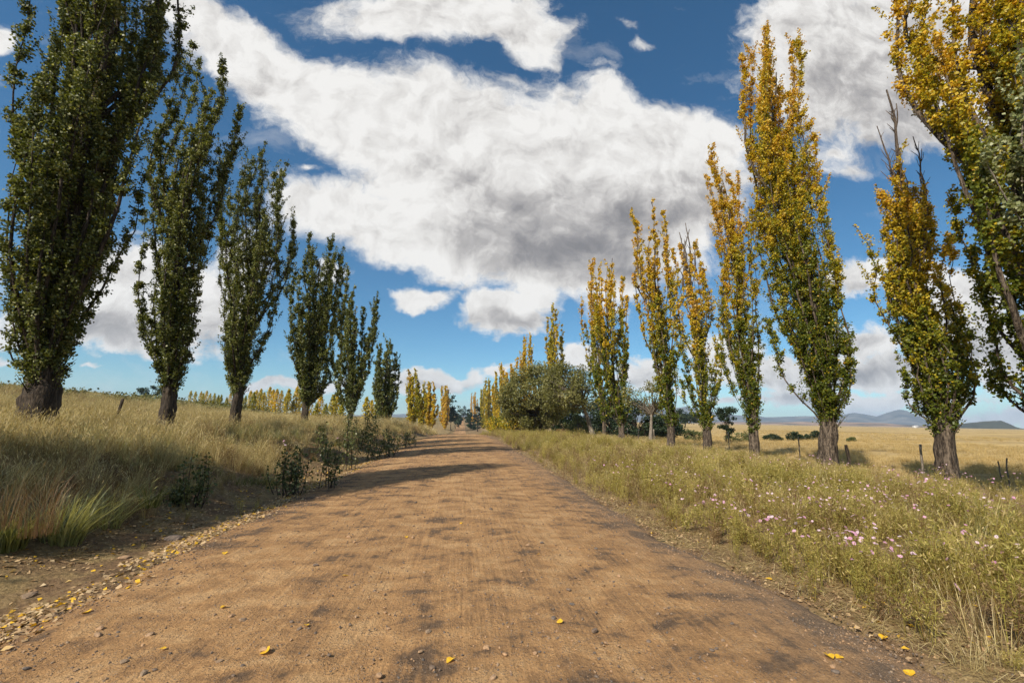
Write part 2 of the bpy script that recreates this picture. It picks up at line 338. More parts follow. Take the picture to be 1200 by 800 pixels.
def ground_material():
    m, nt, out = newmat('ground_earth'); co = objco(nt); L = nt.links.new
    sp = nt.nodes.new('ShaderNodeSeparateXYZ'); L(co, sp.inputs[0]); X = sp.outputs[0]; Y = sp.outputs[1]
    nf = noise(nt, co, 14, 6, .65); nm = noise(nt, co, 1.3, 5, .6); nb = noise(nt, co, .06, 5, .55); nh = noise(nt, co, 60, 3, .6)
    earth = ramp(nt, nf, [(.3, (.10, .062, .035)), (.55, (.20, .125, .065)), (.75, (.30, .20, .11))])
    thatch = ramp(nt, math_(nt, 'ADD', math_(nt, 'MULTIPLY', nf, .5), math_(nt, 'MULTIPLY', nh, .5)), [(.32, (.10, .07, .03)), (.5, (.26, .18, .08)), (.68, (.42, .31, .15))])
    strk = noise(nt, co, .06, 7, .66, scl=(.22, 1.9, 1)); strk2 = noise(nt, co, .5, 5, .6, scl=(.4, 1.5, 1))
    s_ = math_(nt, 'ADD', math_(nt, 'MULTIPLY', strk, .55), math_(nt, 'MULTIPLY', strk2, .45))
    field = ramp(nt, s_, [(.38, (.17, .12, .05)), (.46, (.34, .24, .10)), (.53, (.47, .33, .14)), (.62, (.62, .46, .22))])
    leftf = ramp(nt, math_(nt, 'ADD', math_(nt, 'MULTIPLY', nb, .4), math_(nt, 'MULTIPLY', nm, .6)), [(.38, (.075, .07, .028)), (.5, (.18, .145, .06)), (.64, (.32, .245, .11))])
    verge = mixc(nt, mapr(nt, nm, .42, .6), earth, thatch)
    c = mixc(nt, mapr(nt, math_(nt, 'ADD', X, math_(nt, 'MULTIPLY', nm, 3)), 13, 19), verge, field)
    c = mixc(nt, mapr(nt, math_(nt, 'ADD', X, math_(nt, 'MULTIPLY', nm, 3)), -4.5, -7.5), c, thatch)
    c = mixc(nt, mapr(nt, X, -16, -34), c, leftf)
    p = nt.nodes.new('ShaderNodeBsdfPrincipled'); L(c, p.inputs['Base Color']); p.inputs['Roughness'].default_value = .95; p.inputs['Specular IOR Level'].default_value = .15
    b = nt.nodes.new('ShaderNodeBump'); b.inputs['Strength'].default_value = .9; b.inputs['Distance'].default_value = .05; L(math_(nt, 'ADD', nf, nm), b.inputs['Height']); L(b.outputs[0], p.inputs['Normal'])
    L(p.outputs[0], out.inputs[0]); return m
struct(obj('ground', mesh_np('ground', V, F, ground_material(), smooth=True)))

# ------------------------------------------------------------------ road
def road_z(x, y):
    xr = x-xc(y)
    near = 1-sstep(12, 40, y)
    e1 = .22*(fbm(y*.8, x*0+2, 41)-.5)*2+.10*(fbm(y*4, x*0+7, 43)-.5)
    e2 = flare(y)+.26*(fbm(y*.7, x*0+9, 45)-.5)*2+.12*(fbm(y*4, x*0+3, 47)-.5)
    drop = .10*sstep(-3.5+e1, -3.95+e1, xr)+.10*sstep(3.0+e2, 3.45+e2, xr)
    bump = near*(.030*(fbm(x*1.3, y*.8, 21, 3)-.5)+.022*(fbm(x*7, y*7, 23, 4)-.5)+.010*(fbm(x*30, y*30, 25, 2)-.5))
    rut = -.02*np.exp(-((xr+.75)/.28)**2)-.022*np.exp(-((xr-1.35)/.3)**2)+.015*np.exp(-((xr+3.1+e1*.6)/.2)**2)
    return terr(x, y)+.012+rut*near+bump-drop
xs = np.concatenate([np.arange(-4.3, 4.5, .035)])
yy = [-2.]; 
while yy[-1] < 760: yy.append(yy[-1]+max(.035, abs(yy[-1]-0)*.006 if yy[-1] > 3 else .06))
ysr = np.array(yy)
X, Y = np.meshgrid(xs, ysr); Xw = X+xc(Y); Z = road_z(Xw, Y)
nx, ny = len(xs), len(ysr); i = np.arange(ny-1)[:, None]*nx+np.arange(nx-1)[None]
F = np.stack([i, i+1, i+nx+1, i+nx], -1).reshape(-1, 4)
def road_material():
    m, nt, out = newmat('dirt_road'); co = objco(nt); L = nt.links.new
    sp = nt.nodes.new('ShaderNodeSeparateXYZ'); L(co, sp.inputs[0]); X = sp.outputs[0]
    patch = noise(nt, co, 2.3, 6, .60, scl=(.75, 1.05, 1), dist=.35); fine = noise(nt, co, 42, 5, .7); mid = noise(nt, co, 7, 5, .62); grit = noise(nt, co, 130, 3, .7)
    streak = noise(nt, co, 3.5, 4, .6, scl=(5.0, .18, 1)); big = noise(nt, co, .28, 3, .5, scl=(1.4, .5, 1))
    s = math_(nt, 'ADD', math_(nt, 'MULTIPLY', patch, .70), math_(nt, 'ADD', math_(nt, 'MULTIPLY', mid, .18), math_(nt, 'MULTIPLY', streak, .20)))
    s = math_(nt, 'ADD', s, math_(nt, 'MULTIPLY', math_(nt, 'SUBTRACT', big, .5), .30))
    edge = math_(nt, 'ADD', math_(nt, 'MULTIPLY', mapr(nt, X, 2.0, 3.4), .07), math_(nt, 'MULTIPLY', mapr(nt, X, -2.5, -3.7), .05))
    s = math_(nt, 'SUBTRACT', math_(nt, 'SUBTRACT', s, edge), .006)
    for x0 in (-.75, 1.3, -2.6):                                  # paler wheel tracks
        g_ = mapr(nt, math_(nt, 'ABSOLUTE', math_(nt, 'SUBTRACT', math_(nt, 'ADD', X, math_(nt, 'MULTIPLY', big, .5)), x0+.25)), .38, .05)
        s = math_(nt, 'ADD', s, math_(nt, 'MULTIPLY', g_, .035))
    c = ramp(nt, s, [(.39, (.140, .092, .058)), (.44, (.195, .122, .068)), (.475, (.33, .190, .088)), (.55, (.44, .252, .110)), (.65, (.54, .335, .16))])
    c = mixc(nt, mapr(nt, fine, .38, .68), mixc(nt, 1., c, (.72, .70, .68), 'MULTIPLY'), mixc(nt, 1., c, (1.12, 1.1, 1.06), 'MULTIPLY'))
    vo = nt.nodes.new('ShaderNodeTexVoronoi'); vo.inputs['Scale'].default_value = 55; L(co, vo.inputs['Vector'])
    peb = math_(nt, 'MULTIPLY', mapr(nt, vo.outputs['Distance'], .38, .26), mapr(nt, mid, .42, .55))
    c = mixc(nt, math_(nt, 'MULTIPLY', peb, .6), c, ramp(nt, vo.outputs['Color'], [(.2, (.10, .08, .07)), (.5, (.24, .18, .13)), (.8, (.42, .33, .24))]))
    c = mixc(nt, math_(nt, 'MULTIPLY', mapr(nt, math_(nt, 'ADD', X, math_(nt, 'MULTIPLY', mid, .9)), 2.6, 3.9), .45), c, ramp(nt, fine, [(.35, (.12, .088, .060)), (.65, (.32, .235, .16))]))
    p = nt.nodes.new('ShaderNodeBsdfPrincipled'); L(c, p.inputs['Base Color']); p.inputs['Roughness'].default_value = .92; p.inputs['Specular IOR Level'].default_value = .2
    h = math_(nt, 'ADD', math_(nt, 'ADD', math_(nt, 'MULTIPLY', fine, .5), math_(nt, 'MULTIPLY', mid, .9)), math_(nt, 'ADD', math_(nt, 'MULTIPLY', grit, .22), math_(nt, 'MULTIPLY', peb, .35)))
    h = math_(nt, 'ADD', h, math_(nt, 'MULTIPLY', streak, .7))
    b = nt.nodes.new('ShaderNodeBump'); b.inputs['Strength'].default_value = .85; b.inputs['Distance'].default_value = .038; L(h, b.inputs['Height']); L(b.outputs[0], p.inputs['Normal'])
    L(p.outputs[0], out.inputs[0]); return m
struct(obj('road', mesh_np('road', np.stack([Xw, Y, Z], -1).reshape(-1, 3), F, road_material(), smooth=True)))

# ------------------------------------------------------------------ mountains on the horizon
def ridge(name, pts, r0, r1, col1, col2, seed, amp):
    us = np.linspace(pts[0][0], pts[-1][0], 260); vv = np.interp(us, [p[0] for p in pts], [p[1] for p in pts])
    az = []; hh = []
    rm = (r0+r1)/2
    for u, v in zip(us, vv):
        d = ray(u, v); k = rm/math.hypot(d[0], d[1]); az.append(math.atan2(d[0], d[1])); hh.append(EYE+d[2]*k)
    az = np.array(az); hh = np.maximum(np.array(hh), 4); hh = hh*(1+.16*(fbm(us*.07, us*0+seed, seed, 5)-.5))
    rr = np.linspace(r0, r1, 46); T = (rr-r0)/(r1-r0)
    shape = np.sin(np.clip(T, 0, 1)*math.pi)**.9
    A, RR = np.meshgrid(az, rr); Hh = np.meshgrid(hh, rr)[0]; S = shape[:, None]
    nz = fbm(A*rm/ (r1-r0)*5, RR/(r1-r0)*5, seed, 6)
    Z = Hh*S*(1+amp*(nz-.5)*(1.2-S))-6+3*S+ (nz-.5)*Hh*.55*S*(1-S**6)
    V = np.stack([np.sin(A)*RR, np.cos(A)*RR, Z], -1).reshape(-1, 3); nx = len(az); ny = len(rr)
    i = np.arange(ny-1)[:, None]*nx+np.arange(nx-1)[None]; F = np.stack([i, i+1, i+nx+1, i+nx], -1).reshape(-1, 4)
    m, nt, out = newmat(name+'_rock'); co = objco(nt)
    n1 = noise(nt, co, .006, 7, .62); c = ramp(nt, n1, [(.38, col1), (.52, col2), (.62, tuple(x*1.5 for x in col2))])
    p = nt.nodes.new('ShaderNodeBsdfPrincipled'); nt.links.new(c, p.inputs['Base Color']); p.inputs['Roughness'].default_value = 1; p.inputs['Specular IOR Level'].default_value = 0
    nt.links.new(p.outputs[0], out.inputs[0])
    return struct(obj(name, mesh_np(name, V, F, m, smooth=True)))
ridge('mountains', [(-80, 470), (200, 478), (420, 486), (500, 484), (560, 486), (640, 487), (740, 484), (790, 477), (806, 475), (822, 480), (850, 485), (900, 488), (950, 487.5), (985, 486), (1000, 483.5), (1012, 485), (1028, 488), (1040, 483), (1050, 480), (1062, 481), (1072, 485), (1088, 494), (1150, 500), (1260, 503)],
      5200, 7600, (.05, .055, .055), (.12, .11, .095), 61, .5)
ridge('foothills', [(780, 497), (850, 493), (880, 494), (940, 493.5), (990, 494), (1030, 495), (1080, 498), (1120, 500), (1180, 502), (1260, 503)], 3300, 4300, (.10, .075, .045), (.26, .16, .09), 67, .6)
ridge('dark_hill', [(1095, 501), (1112, 498), (1128, 495), (1150, 493), (1173, 491.5), (1182, 495), (1190, 499), (1204, 503)], 2300, 3000, (.03, .035, .02), (.07, .065, .035), 71, .3)

# ------------------------------------------------------------------ trees
def outline(base, rows):
    """turns a surveyed outline into metres: height, axis offset and half width across the line of sight"""
    bx, by, bz = base; dh = np.array([bx, by]); dh = dh/np.linalg.norm(dh); e = np.array([dh[1], -dh[0]])
    out = []
    for v, ul, ur in rows:
        zz = []; ss = []
        for u in (ul, ur):
            d = ray(u, v); t = (bx*dh[0]+by*dh[1])/(d[0]*dh[0]+d[1]*dh[1]); p = d*t+EYEP
            zz.append(p[2]-bz); ss.append((p[0]-bx)*e[0]+(p[1]-by)*e[1])
        out.append((sum(zz)/2, sum(ss)/2, (ss[1]-ss[0])/2))
    out.sort(); return np.array(out), e, dh
def limb_path(p0, fn, n): return np.array([fn(s) for s in np.linspace(0, 1, n)])
def poplar(name, base, rows, label, cat='tree', nl=40, tr=.4, leaf=.085, lpm=150, mat='leaf_dark', bark='bark_dark', tone=None, spikes=(), group=None, seed=1, plume=.34, trunkh=None, fork=None, sides=6, bare=.0):
    rg = np.random.default_rng(seed); O, e, dh = outline(base, rows)
    e3 = np.array([e[0], e[1], 0]); d3 = np.array([dh[0], dh[1], 0])
    zb, zt = O[0, 0], O[-1, 0]
    cfn = lambda z: np.interp(z, O[:, 0], O[:, 1]); wfn = lambda z: np.interp(z, O[:, 0], O[:, 2])
    T = lambda z: cfn(z)*sstep(0, zb+2, z)*.9
    root = empty(name, base); tag(root, label, cat, group)
    tr *= .86; wood = Acc(); zz = np.linspace(-.3, zt*.9, 22)
    wob = np.cumsum(rg.normal(size=(22, 2))*.035*tr/.4, 0)*sstep(.0, 2, zz)[:, None]
    P = np.stack([T(zz)*e3[0]+wob[:, 0], T(zz)*e3[1]+wob[:, 1], zz], -1)
    rad = tr*(np.clip(1-zz/zt, .03, 1)**.75)*(1+.22*np.exp(-np.maximum(zz, 0)/.3))
    rad = rad*(1-.55*sstep(zb*.75, zb*1.7, zz))
    if tr > .215:
        zf = np.concatenate([np.linspace(-.3, zb+1.6, 26), zz[zz > zb+1.8]]); P = np.stack([np.interp(zf, zz, P[:, k]) for k in range(3)], -1); rad = np.interp(zf, zz, rad)
        wood.tube(P, rad, 14, knob=.20)
    else: wood.tube(P, rad, sides)
    C = []; TN = []
    # burls and shoots round the lower trunk
    limbs = []; nl = max(16, int(nl*.74)) if tr > .215 else nl
    if leaf < .1: leaf *= .86; lpm *= 1.3
    for k in range(nl):
        u = (k+.5)/nl; ze = zb+(zt-zb)*(.10+.90*u**.88); ze = min(zt, ze+rg.normal()*.03*(zt-zb))
        if k >= nl-2: ze = zt*(.985+.015*(k-nl+2))
        rho = (.35+.65*rg.random()**.6) if rg.random() < .8 else .4*rg.random()
        th = k*2.39996+rg.normal()*.3
        zs = max(zb*.70, ze-(zt-zb)*(.38+.28*rg.random())); zs = min(zs, ze-.12*(zt-zb))
        limbs.append((zs, ze, rho, th))
    for zs, ze, rho, th in limbs:
        wk = .80+.36*rg.random(); n = 12; s = np.linspace(0, 1, n); z = zs+(ze-zs)*s
        g = np.clip(s*1.9, 0, 1); g = 1-(1-g)**1.8
        zh = np.minimum(z, zs+(.62+.1*math.sin(th*5))*(ze-zs)); ww = np.maximum(wfn(zh)*wk*1.10-plume*.16, .05); wv = np.cumsum(rg.normal(size=(n, 2))*.05, 0)*s[:, None]
        la = T(z)*(1-g)+(cfn(z)+ww*rho*math.cos(th))*g+wv[:, 0]; de = ww*rho*math.sin(th)*g+wv[:, 1]
        Pl = la[:, None]*e3+de[:, None]*d3; Pl[:, 2] = z
        L = np.linalg.norm(np.diff(Pl, axis=0), axis=1).sum()
        r0 = tr*(.09+.14*rg.random())*min(1, L/(zt*.45)+.2)
        wood.tube(Pl, np.maximum(r0*(1-s)**.8, .012 if leaf < .12 else .03), 5 if leaf < .14 else 4)
        nt_ = max(3, int(L*7.5*(.8 if leaf < .12 else .45)))
        st = np.clip(.03+.99*rg.random(nt_)**.88, 0, 1); st = st[rg.random(nt_) > bare]; nt_ = len(st)
        if nt_ < 2: continue
        pt = np.stack([np.interp(st, s, Pl[:, k]) for k in range(3)], -1)
        tl = plume*(1.55-.95*st)*(.35+1.0*rg.random(nt_)**1.3)
        az = rg.random(nt_)*2*math.pi; od = .55+.5*rg.random(nt_)
        spr = rg.random(nt_) < .20; tl = np.where(spr, plume*(2.0+2.6*rg.random(nt_))*(1.1-.5*st), tl*.8); od = np.where(spr, .16+.3*rg.random(nt_), od)
        td = unit(np.stack([np.cos(az)*od, np.sin(az)*od, .9+0*az], -1))
        if leaf < .12:
            pe = pt+td*tl[:, None]; w_ = .008*unit(np.cross(td, rg.normal(size=(nt_, 3))))
            Vq = np.stack([pt-w_, pt+w_, pe+w_*.4, pe-w_*.4], 1).reshape(-1, 3); wood.add(Vq, np.arange(4*nt_).reshape(-1, 4), .5)
        q = max(4, int(lpm*1.36*L/nt_)); f = np.where(spr[:, None], .1+.9*rg.random((nt_, q)), .15+.85*rg.random((nt_, q))**.7)
        c = pt[:, None]+td[:, None]*(tl[:, None]*f)[..., None]+rg.normal(size=(nt_, q, 3))*(plume*np.where(spr[:, None], .20*(1.15-f*.8), .135))[..., None]
        ct = rg.normal()*.10
        C.append(c.reshape(-1, 3)); TN.append(np.repeat(ct+rg.normal(size=nt_)*.09, q))
    if tr > .24:                                                   # epicormic shoots hugging the bole top
        n = 34; zz2 = zb*.8+rg.random(n)*zb*.5; az = rg.random(n)*6.28; rr = np.interp(zz2, P[:, 2], rad)*.9
        c0 = np.stack([np.interp(zz2, P[:, 2], P[:, 0])+np.cos(az)*rr, np.interp(zz2, P[:, 2], P[:, 1])+np.sin(az)*rr, zz2], -1)
        td = unit(np.stack([np.cos(az)*.7, np.sin(az)*.7, 1+0*az], -1))*(.25+.5*rg.random((n, 1)))
        for k in range(n): wood.tube(np.stack([c0[k]-td[k]*.1, c0[k]+td[k]*.6, c0[k]+td[k]+rg.normal(size=3)*.04]), np.array([.016, .01, .005]), 4)
        q = 10; cc = c0[:, None]+td[:, None]*rg.random((n, q))[..., None]+rg.normal(size=(n, q, 3))*.05
        C.append(cc[zz2 > zb*.85].reshape(-1, 3)); TN.append(np.zeros((zz2 > zb*.85).sum()*q))
    C = np.concatenate(C); TN = np.concatenate(TN)
    t = (C[:, 2]-zb)/(zt-zb)
    if tone == 'autumn':
        tn = .12+.66*sstep(0, .85, t)+TN*.9-.05+.42*(fbm(C[:, 0]*.9+seed, C[:, 2]*.8, 3)-.5)+rg.normal(size=len(C))*.11
        tn = np.where(rg.random(len(C)) < .05, rg.random(len(C)), tn)
    elif callable(tone): tn = tone(C, t, TN, rg)
    else:
        tn = .42+TN*1.1+rg.normal(size=len(C))*.17; tn = np.where(rg.random(len(C)) < .20, .75+.25*rg.random(len(C)), tn)  # random share of leaves coloured pale as painted highlights
    V, F = leaves(C, leaf, rg, bias=np.array([0, 0, -.3]))
    obj('trunk', wood.build('trunk', M[bark]), root)
    obj('crown', mesh_np('crown', V, F, M[mat], np.clip(tn, 0, 1)), root)
    for sp_ in spikes:
        (v0, u0), (v1, u1), r0 = sp_[:3]; (O2, _, _) = outline(base, [(v0, u0, u0), (v1, u1, u1)]); za, ca = O2[0][:2]; zc, cc = O2[1][:2]
        ac = Acc(); n = 14; s = np.linspace(0, 1, n); dp = rg.normal()*.25; wv = np.cumsum(rg.normal(size=(n, 2))*.045, 0)*(s*(1-s)*4)[:, None]
        Pl = ((ca+(cc-ca)*s+wv[:, 0])[:, None])*e3+((dp+wv[:, 1])[:, None])*d3; Pl[:, 2] = za+(zc-za)*s
        ac.tube(Pl, np.maximum(r0*(1-s*.75), .012), 6, knob=.2)
        for q in range(sp_[3] if len(sp_) > 3 else 9):
            s0 = .15+.75*rg.random(); p0 = np.array([np.interp(s0, s, Pl[:, k]) for k in range(3)]); az = rg.random()*6.28; ln = (.25+.7*rg.random())*(1.3-s0)*(zc-za)*.28
            dv = np.array([math.cos(az)*.35, math.sin(az)*.35, .9])*ln
            ac.tube(np.stack([p0, p0+dv*.5+rg.normal(size=3)*.05*ln, p0+dv+rg.normal(size=3)*.06*ln]), np.array([r0*.32, r0*.22, .008]), 4)
        obj('dead_branch', ac.build('dead_branch', M['wood_dead']), root)
    return root
def gb(u, v, X):                                                  # base point of a tree of the row at lateral X
    p = atX(u, v, X); return (X, p[1], gz(X, p[1]))

G_L = 'dark green poplars lining the left side of the road'
G_R = 'yellowing poplars lining the right side of the road'
poplar('poplar_tree', gb(45, 478, -12), [(448, 24, 74), (425, 8, 84), (400, 0, 98), (362, -5, 112), (325, -8, 130), (287, -8, 142), (250, -12, 160), (200, -12, 170), (150, -2, 183), (100, 8, 203), (50, 24, 214), (0, 35, 210), (-50, 55, 205), (-105, 85, 190), (-150, 125, 165)],
       'huge dark green poplar nearest on the left, its top cut off by the frame', nl=96, tr=.50, leaf=.088, lpm=210, group=G_L, seed=11, plume=.42)
poplar('poplar_tree', gb(195, 487, -12), [(452, 181, 213), (430, 178, 222), (400, 169, 228), (362, 165, 236), (325, 163, 244), (287, 164, 250), (250, 164, 257), (215, 168, 265), (187, 180, 272), (150, 205, 279), (112, 230, 278), (90, 240, 273), (78, 254, 262)],
       'second dark poplar on the left, tall and narrow with a gappy spire', nl=64, tr=.32, leaf=.088, lpm=185, group=G_L, seed=12, plume=.38)
poplar('poplar_tree', gb(275, 488, -12), [(455, 264, 288), (425, 257, 303), (400, 250, 316), (362, 247, 326), (325, 247, 335), (287, 250, 343), (262, 252, 344), (240, 256, 336), (215, 270, 333), (190, 288, 332), (172, 309, 328)],
       'third dark poplar on the left with a forked top leaning right', nl=70, tr=.30, leaf=.09, lpm=180, group=G_L, seed=13, plume=.42)
poplar('poplar_tree', gb(357, 491, -12), [(470, 346, 376), (440, 340, 388), (400, 333, 396), (350, 333, 404), (325, 338, 406), (300, 350, 400), (284, 368, 386)],
       'fourth dark poplar on the left, thick flame shape on twin trunks', nl=64, tr=.3, leaf=.10, lpm=260, group=G_L, seed=14, plume=.48)
poplar('poplar_tree', gb(411, 492, -12), [(482, 400, 420), (455, 389, 434), (400, 387, 440), (370, 393, 437), (350, 406, 429), (343, 416, 424)],
       'fifth dark poplar on the left, dense and pointed', nl=58, tr=.32, leaf=.125, lpm=230, group=G_L, seed=15, plume=.55)
poplar('poplar_tree', gb(453, 497, -12), [(492, 444, 460), (460, 434, 468), (430, 436, 468), (412, 443, 461), (402, 449, 454)],
       'sixth and smallest dark poplar on the left, just before the yellow ones', nl=50, tr=.36, leaf=.17, lpm=150, group=G_L, seed=16, plume=.65)
# right row
poplar('poplar_tree', (12.9, 8.0, gz(12.9, 8)), [(500, 1185, 1330), (450, 1152, 1400), (400, 1130, 1420), (350, 1118, 1425), (300, 1108, 1420), (250, 1096, 1400), (200, 1090, 1380), (150, 1075, 1350), (100, 1060, 1330), (50, 1050, 1300), (0, 1053, 1290), (-60, 1070, 1270), (-130, 1100, 1250), (-200, 1140, 1220)],
       'huge gold and green poplar at the right edge, its trunk out of frame', nl=74, tr=.5, leaf=.085, lpm=230, mat='leaf_autumn', bark='bark', tone='autumn', group=G_R, seed=21, plume=.40)
poplar('poplar_tree', gb(1112, 562, 14.5), [(500, 1090, 1126), (485, 1076, 1132), (465, 1062, 1140), (440, 1056, 1142), (400, 1045, 1131), (362, 1028, 1120), (335, 1014, 1114), (310, 1030, 1110), (270, 1028, 1098), (240, 1026, 1096), (215, 1026, 1060), (195, 1030, 1050)],
       'poplar on the right with bare dead spikes rising from its thin top', nl=64, tr=.31, leaf=.085, lpm=190, mat='leaf_autumn', bark='bark', tone='autumn', group=G_R, seed=22, plume=.36,
       spikes=[((330, 1078), (106, 1039), .10, 16), ((280, 1068), (140, 1026), .055, 12), ((300, 1085), (160, 1070), .05, 12), ((280, 1080), (172, 1080), .04, 12), ((250, 1062), (118, 1050), .06, 12)])
poplar('poplar_tree', gb(972, 547, 14.5), [(492, 954, 990), (470, 937, 998), (440, 927, 1004), (400, 916, 1004), (362, 905, 990), (330, 900, 985), (300, 892, 976), (270, 880, 966), (230, 872, 966), (200, 866, 964), (165, 866, 950), (130, 866, 944), (95, 868, 944), (72, 880, 930), (44, 898, 908)],
       'tallest golden poplar on the right, broad and full right to its orange tip', nl=72, tr=.38, leaf=.09, lpm=215, mat='leaf_autumn', bark='bark', tone='autumn', group=G_R, seed=23, plume=.42)
poplar('poplar_tree', gb(885, 543, 14.5), [(502, 876, 894), (475, 864, 900), (440, 850, 900), (400, 842, 894), (362, 840, 888), (340, 842, 889), (300, 842, 878), (265, 838, 872), (225, 832, 868), (200, 826, 858), (180, 830, 842)],
       'slender golden poplar standing just left of the tallest one', nl=40, tr=.26, leaf=.095, lpm=160, mat='leaf_autumn', bark='bark', tone='autumn', group=G_R, seed=24, plume=.38, spikes=[((330, 880), (262, 878), .04, 5)])
poplar('poplar_tree', gb(830, 528, 14.5), [(500, 818, 836), (470, 804, 844), (430, 799, 845), (390, 795, 839), (350, 792, 832), (320, 790, 822), (298, 790, 812), (285, 794, 806)],
       'sparse poplar on the right with a thin brown twiggy top', nl=38, tr=.28, leaf=.105, lpm=120, mat='leaf_autumn', bark='bark', tone='autumn', group=G_R, seed=25, plume=.40, bare=.1,
       spikes=[((350, 812), (258, 803), .08), ((330, 806), (272, 796), .08), ((320, 815), (280, 812), .07), ((340, 800), (268, 808), .08)])
poplar('poplar_tree', gb(787, 523, 14.5), [(497, 778, 796), (460, 766, 801), (430, 760, 801), (400, 754, 799), (362, 748, 795), (330, 741, 790), (300, 742, 788), (270, 745, 784), (255, 747, 778), (245, 752, 766)],
       'golden poplar on the right with a split top and greener foot', nl=44, tr=.31, leaf=.12, lpm=120, mat='leaf_autumn', bark='bark', tone='autumn', group=G_R, seed=26, plume=.45)
poplar('poplar_tree', gb(729, 518, 14.5), [(496, 714, 738), (460, 700, 740), (410, 692, 739), (380, 686, 737), (350, 688, 733), (320, 694, 726), (298, 706, 717)],
       'golden poplar on the right beside the grey spreading trees, on two trunks', nl=42, tr=.3, leaf=.15, lpm=100, mat='leaf_autumn', bark='bark', tone='autumn', group=G_R, seed=27, plume=.5)
poplar('poplar_tree', gb(708, 516, 14.6), [(500, 702, 716), (460, 690, 715), (410, 686, 712), (380, 679, 708), (350, 681, 705), (325, 684, 702), (316, 688, 696)],
       'brownish thin poplar crowding the left side of the two trunked one', nl=24, tr=.26, leaf=.15, lpm=80, mat='leaf_autumn', bark='bark', tone='autumn', group=G_R, seed=28, plume=.5, bare=.15)
poplar('poplar_tree', gb(649, 512, 14.5), [(495, 640, 660), (460, 636, 662), (430, 636, 662), (400, 637, 661), (380, 640, 659), (362, 646, 653)],
       'bronze poplar rising behind the big grey green spreading tree', nl=34, tr=.4, leaf=.22, lpm=75, mat='leaf_autumn', bark='bark', tone=lambda C, t, TN, rg: .42+.15*t+TN*.6+rg.normal(size=len(C))*.12, group=G_R, seed=29, plume=.6)
poplar('poplar_tree', gb(614, 510, 14.5), [(490, 602, 626), (460, 600, 628), (430, 602, 627), (410, 606, 625), (395, 611, 620)],
       'pale gold poplar rising above the left end of the spreading trees', nl=30, tr=.4, leaf=.3, lpm=60, mat='leaf_autumn', bark='bark', tone=lambda C, t, TN, rg: .62+TN*.6+rg.normal(size=len(C))*.12, group=G_R, seed=30, plume=.8)
GY = lambda m: (lambda C, t, TN, rg: m+TN*.6+rg.normal(size=len(C))*.12)
FAR = [  # u, top v, base v, half width px, lateral X, tone, words
    (594, 428, 510, 10, 14.5, .66, 'deep yellow poplar at the tall end of the far right yellow clump'),
    (583, 436, 510, 9, 14.5, .60, 'yellow poplar in the middle of the far right yellow clump'),
    (573, 446, 510, 8, 14.5, .52, 'shorter greenish yellow poplar at the road end of the far right clump'),
    (566, 456, 510, 5, 14.5, .50, 'low olive yellow poplar nearest the vanishing road on the right'),
    (483, 434, 502, 11, -12, .50, 'pale yellow poplar first after the dark ones on the left'),
    (493, 452, 504, 7, -13, .48, 'small yellow poplar tucked between two larger yellow ones on the left'),
    (503, 449, 506, 9, -12, .68, 'orange yellow poplar, second of the big yellow ones on the left'),
    (521, 453, 508, 6, -12, .74, 'narrow orange poplar standing alone far down the left side'),
    (556, 461, 509, 4.5, 12, .86, 'narrow rusty brown poplar far down the right side'),
]
for k, (u, vt, vb, hw, X, tn, lab) in enumerate(FAR):
    b = gb(u, vb, X); Dm = math.hypot(b[0], b[1]); lf = min(.75, max(.28, Dm*.0032))
    poplar('poplar_tree', b, [(vb-6, u-hw*.8, u+hw*.8), (vb-25, u-hw, u+hw), ((vb+vt)/2, u-hw, u+hw), (vt+12, u-hw*.75, u+hw*.8), (vt, u-1.5, u+1.5)], lab, nl=26, tr=.4, leaf=lf, lpm=42 if Dm < 200 else 30,
           mat='leaf_autumn', bark='bark', tone=GY(tn), group='far yellow poplars along the road', seed=60+k, plume=.9 if Dm < 200 else 1.3)

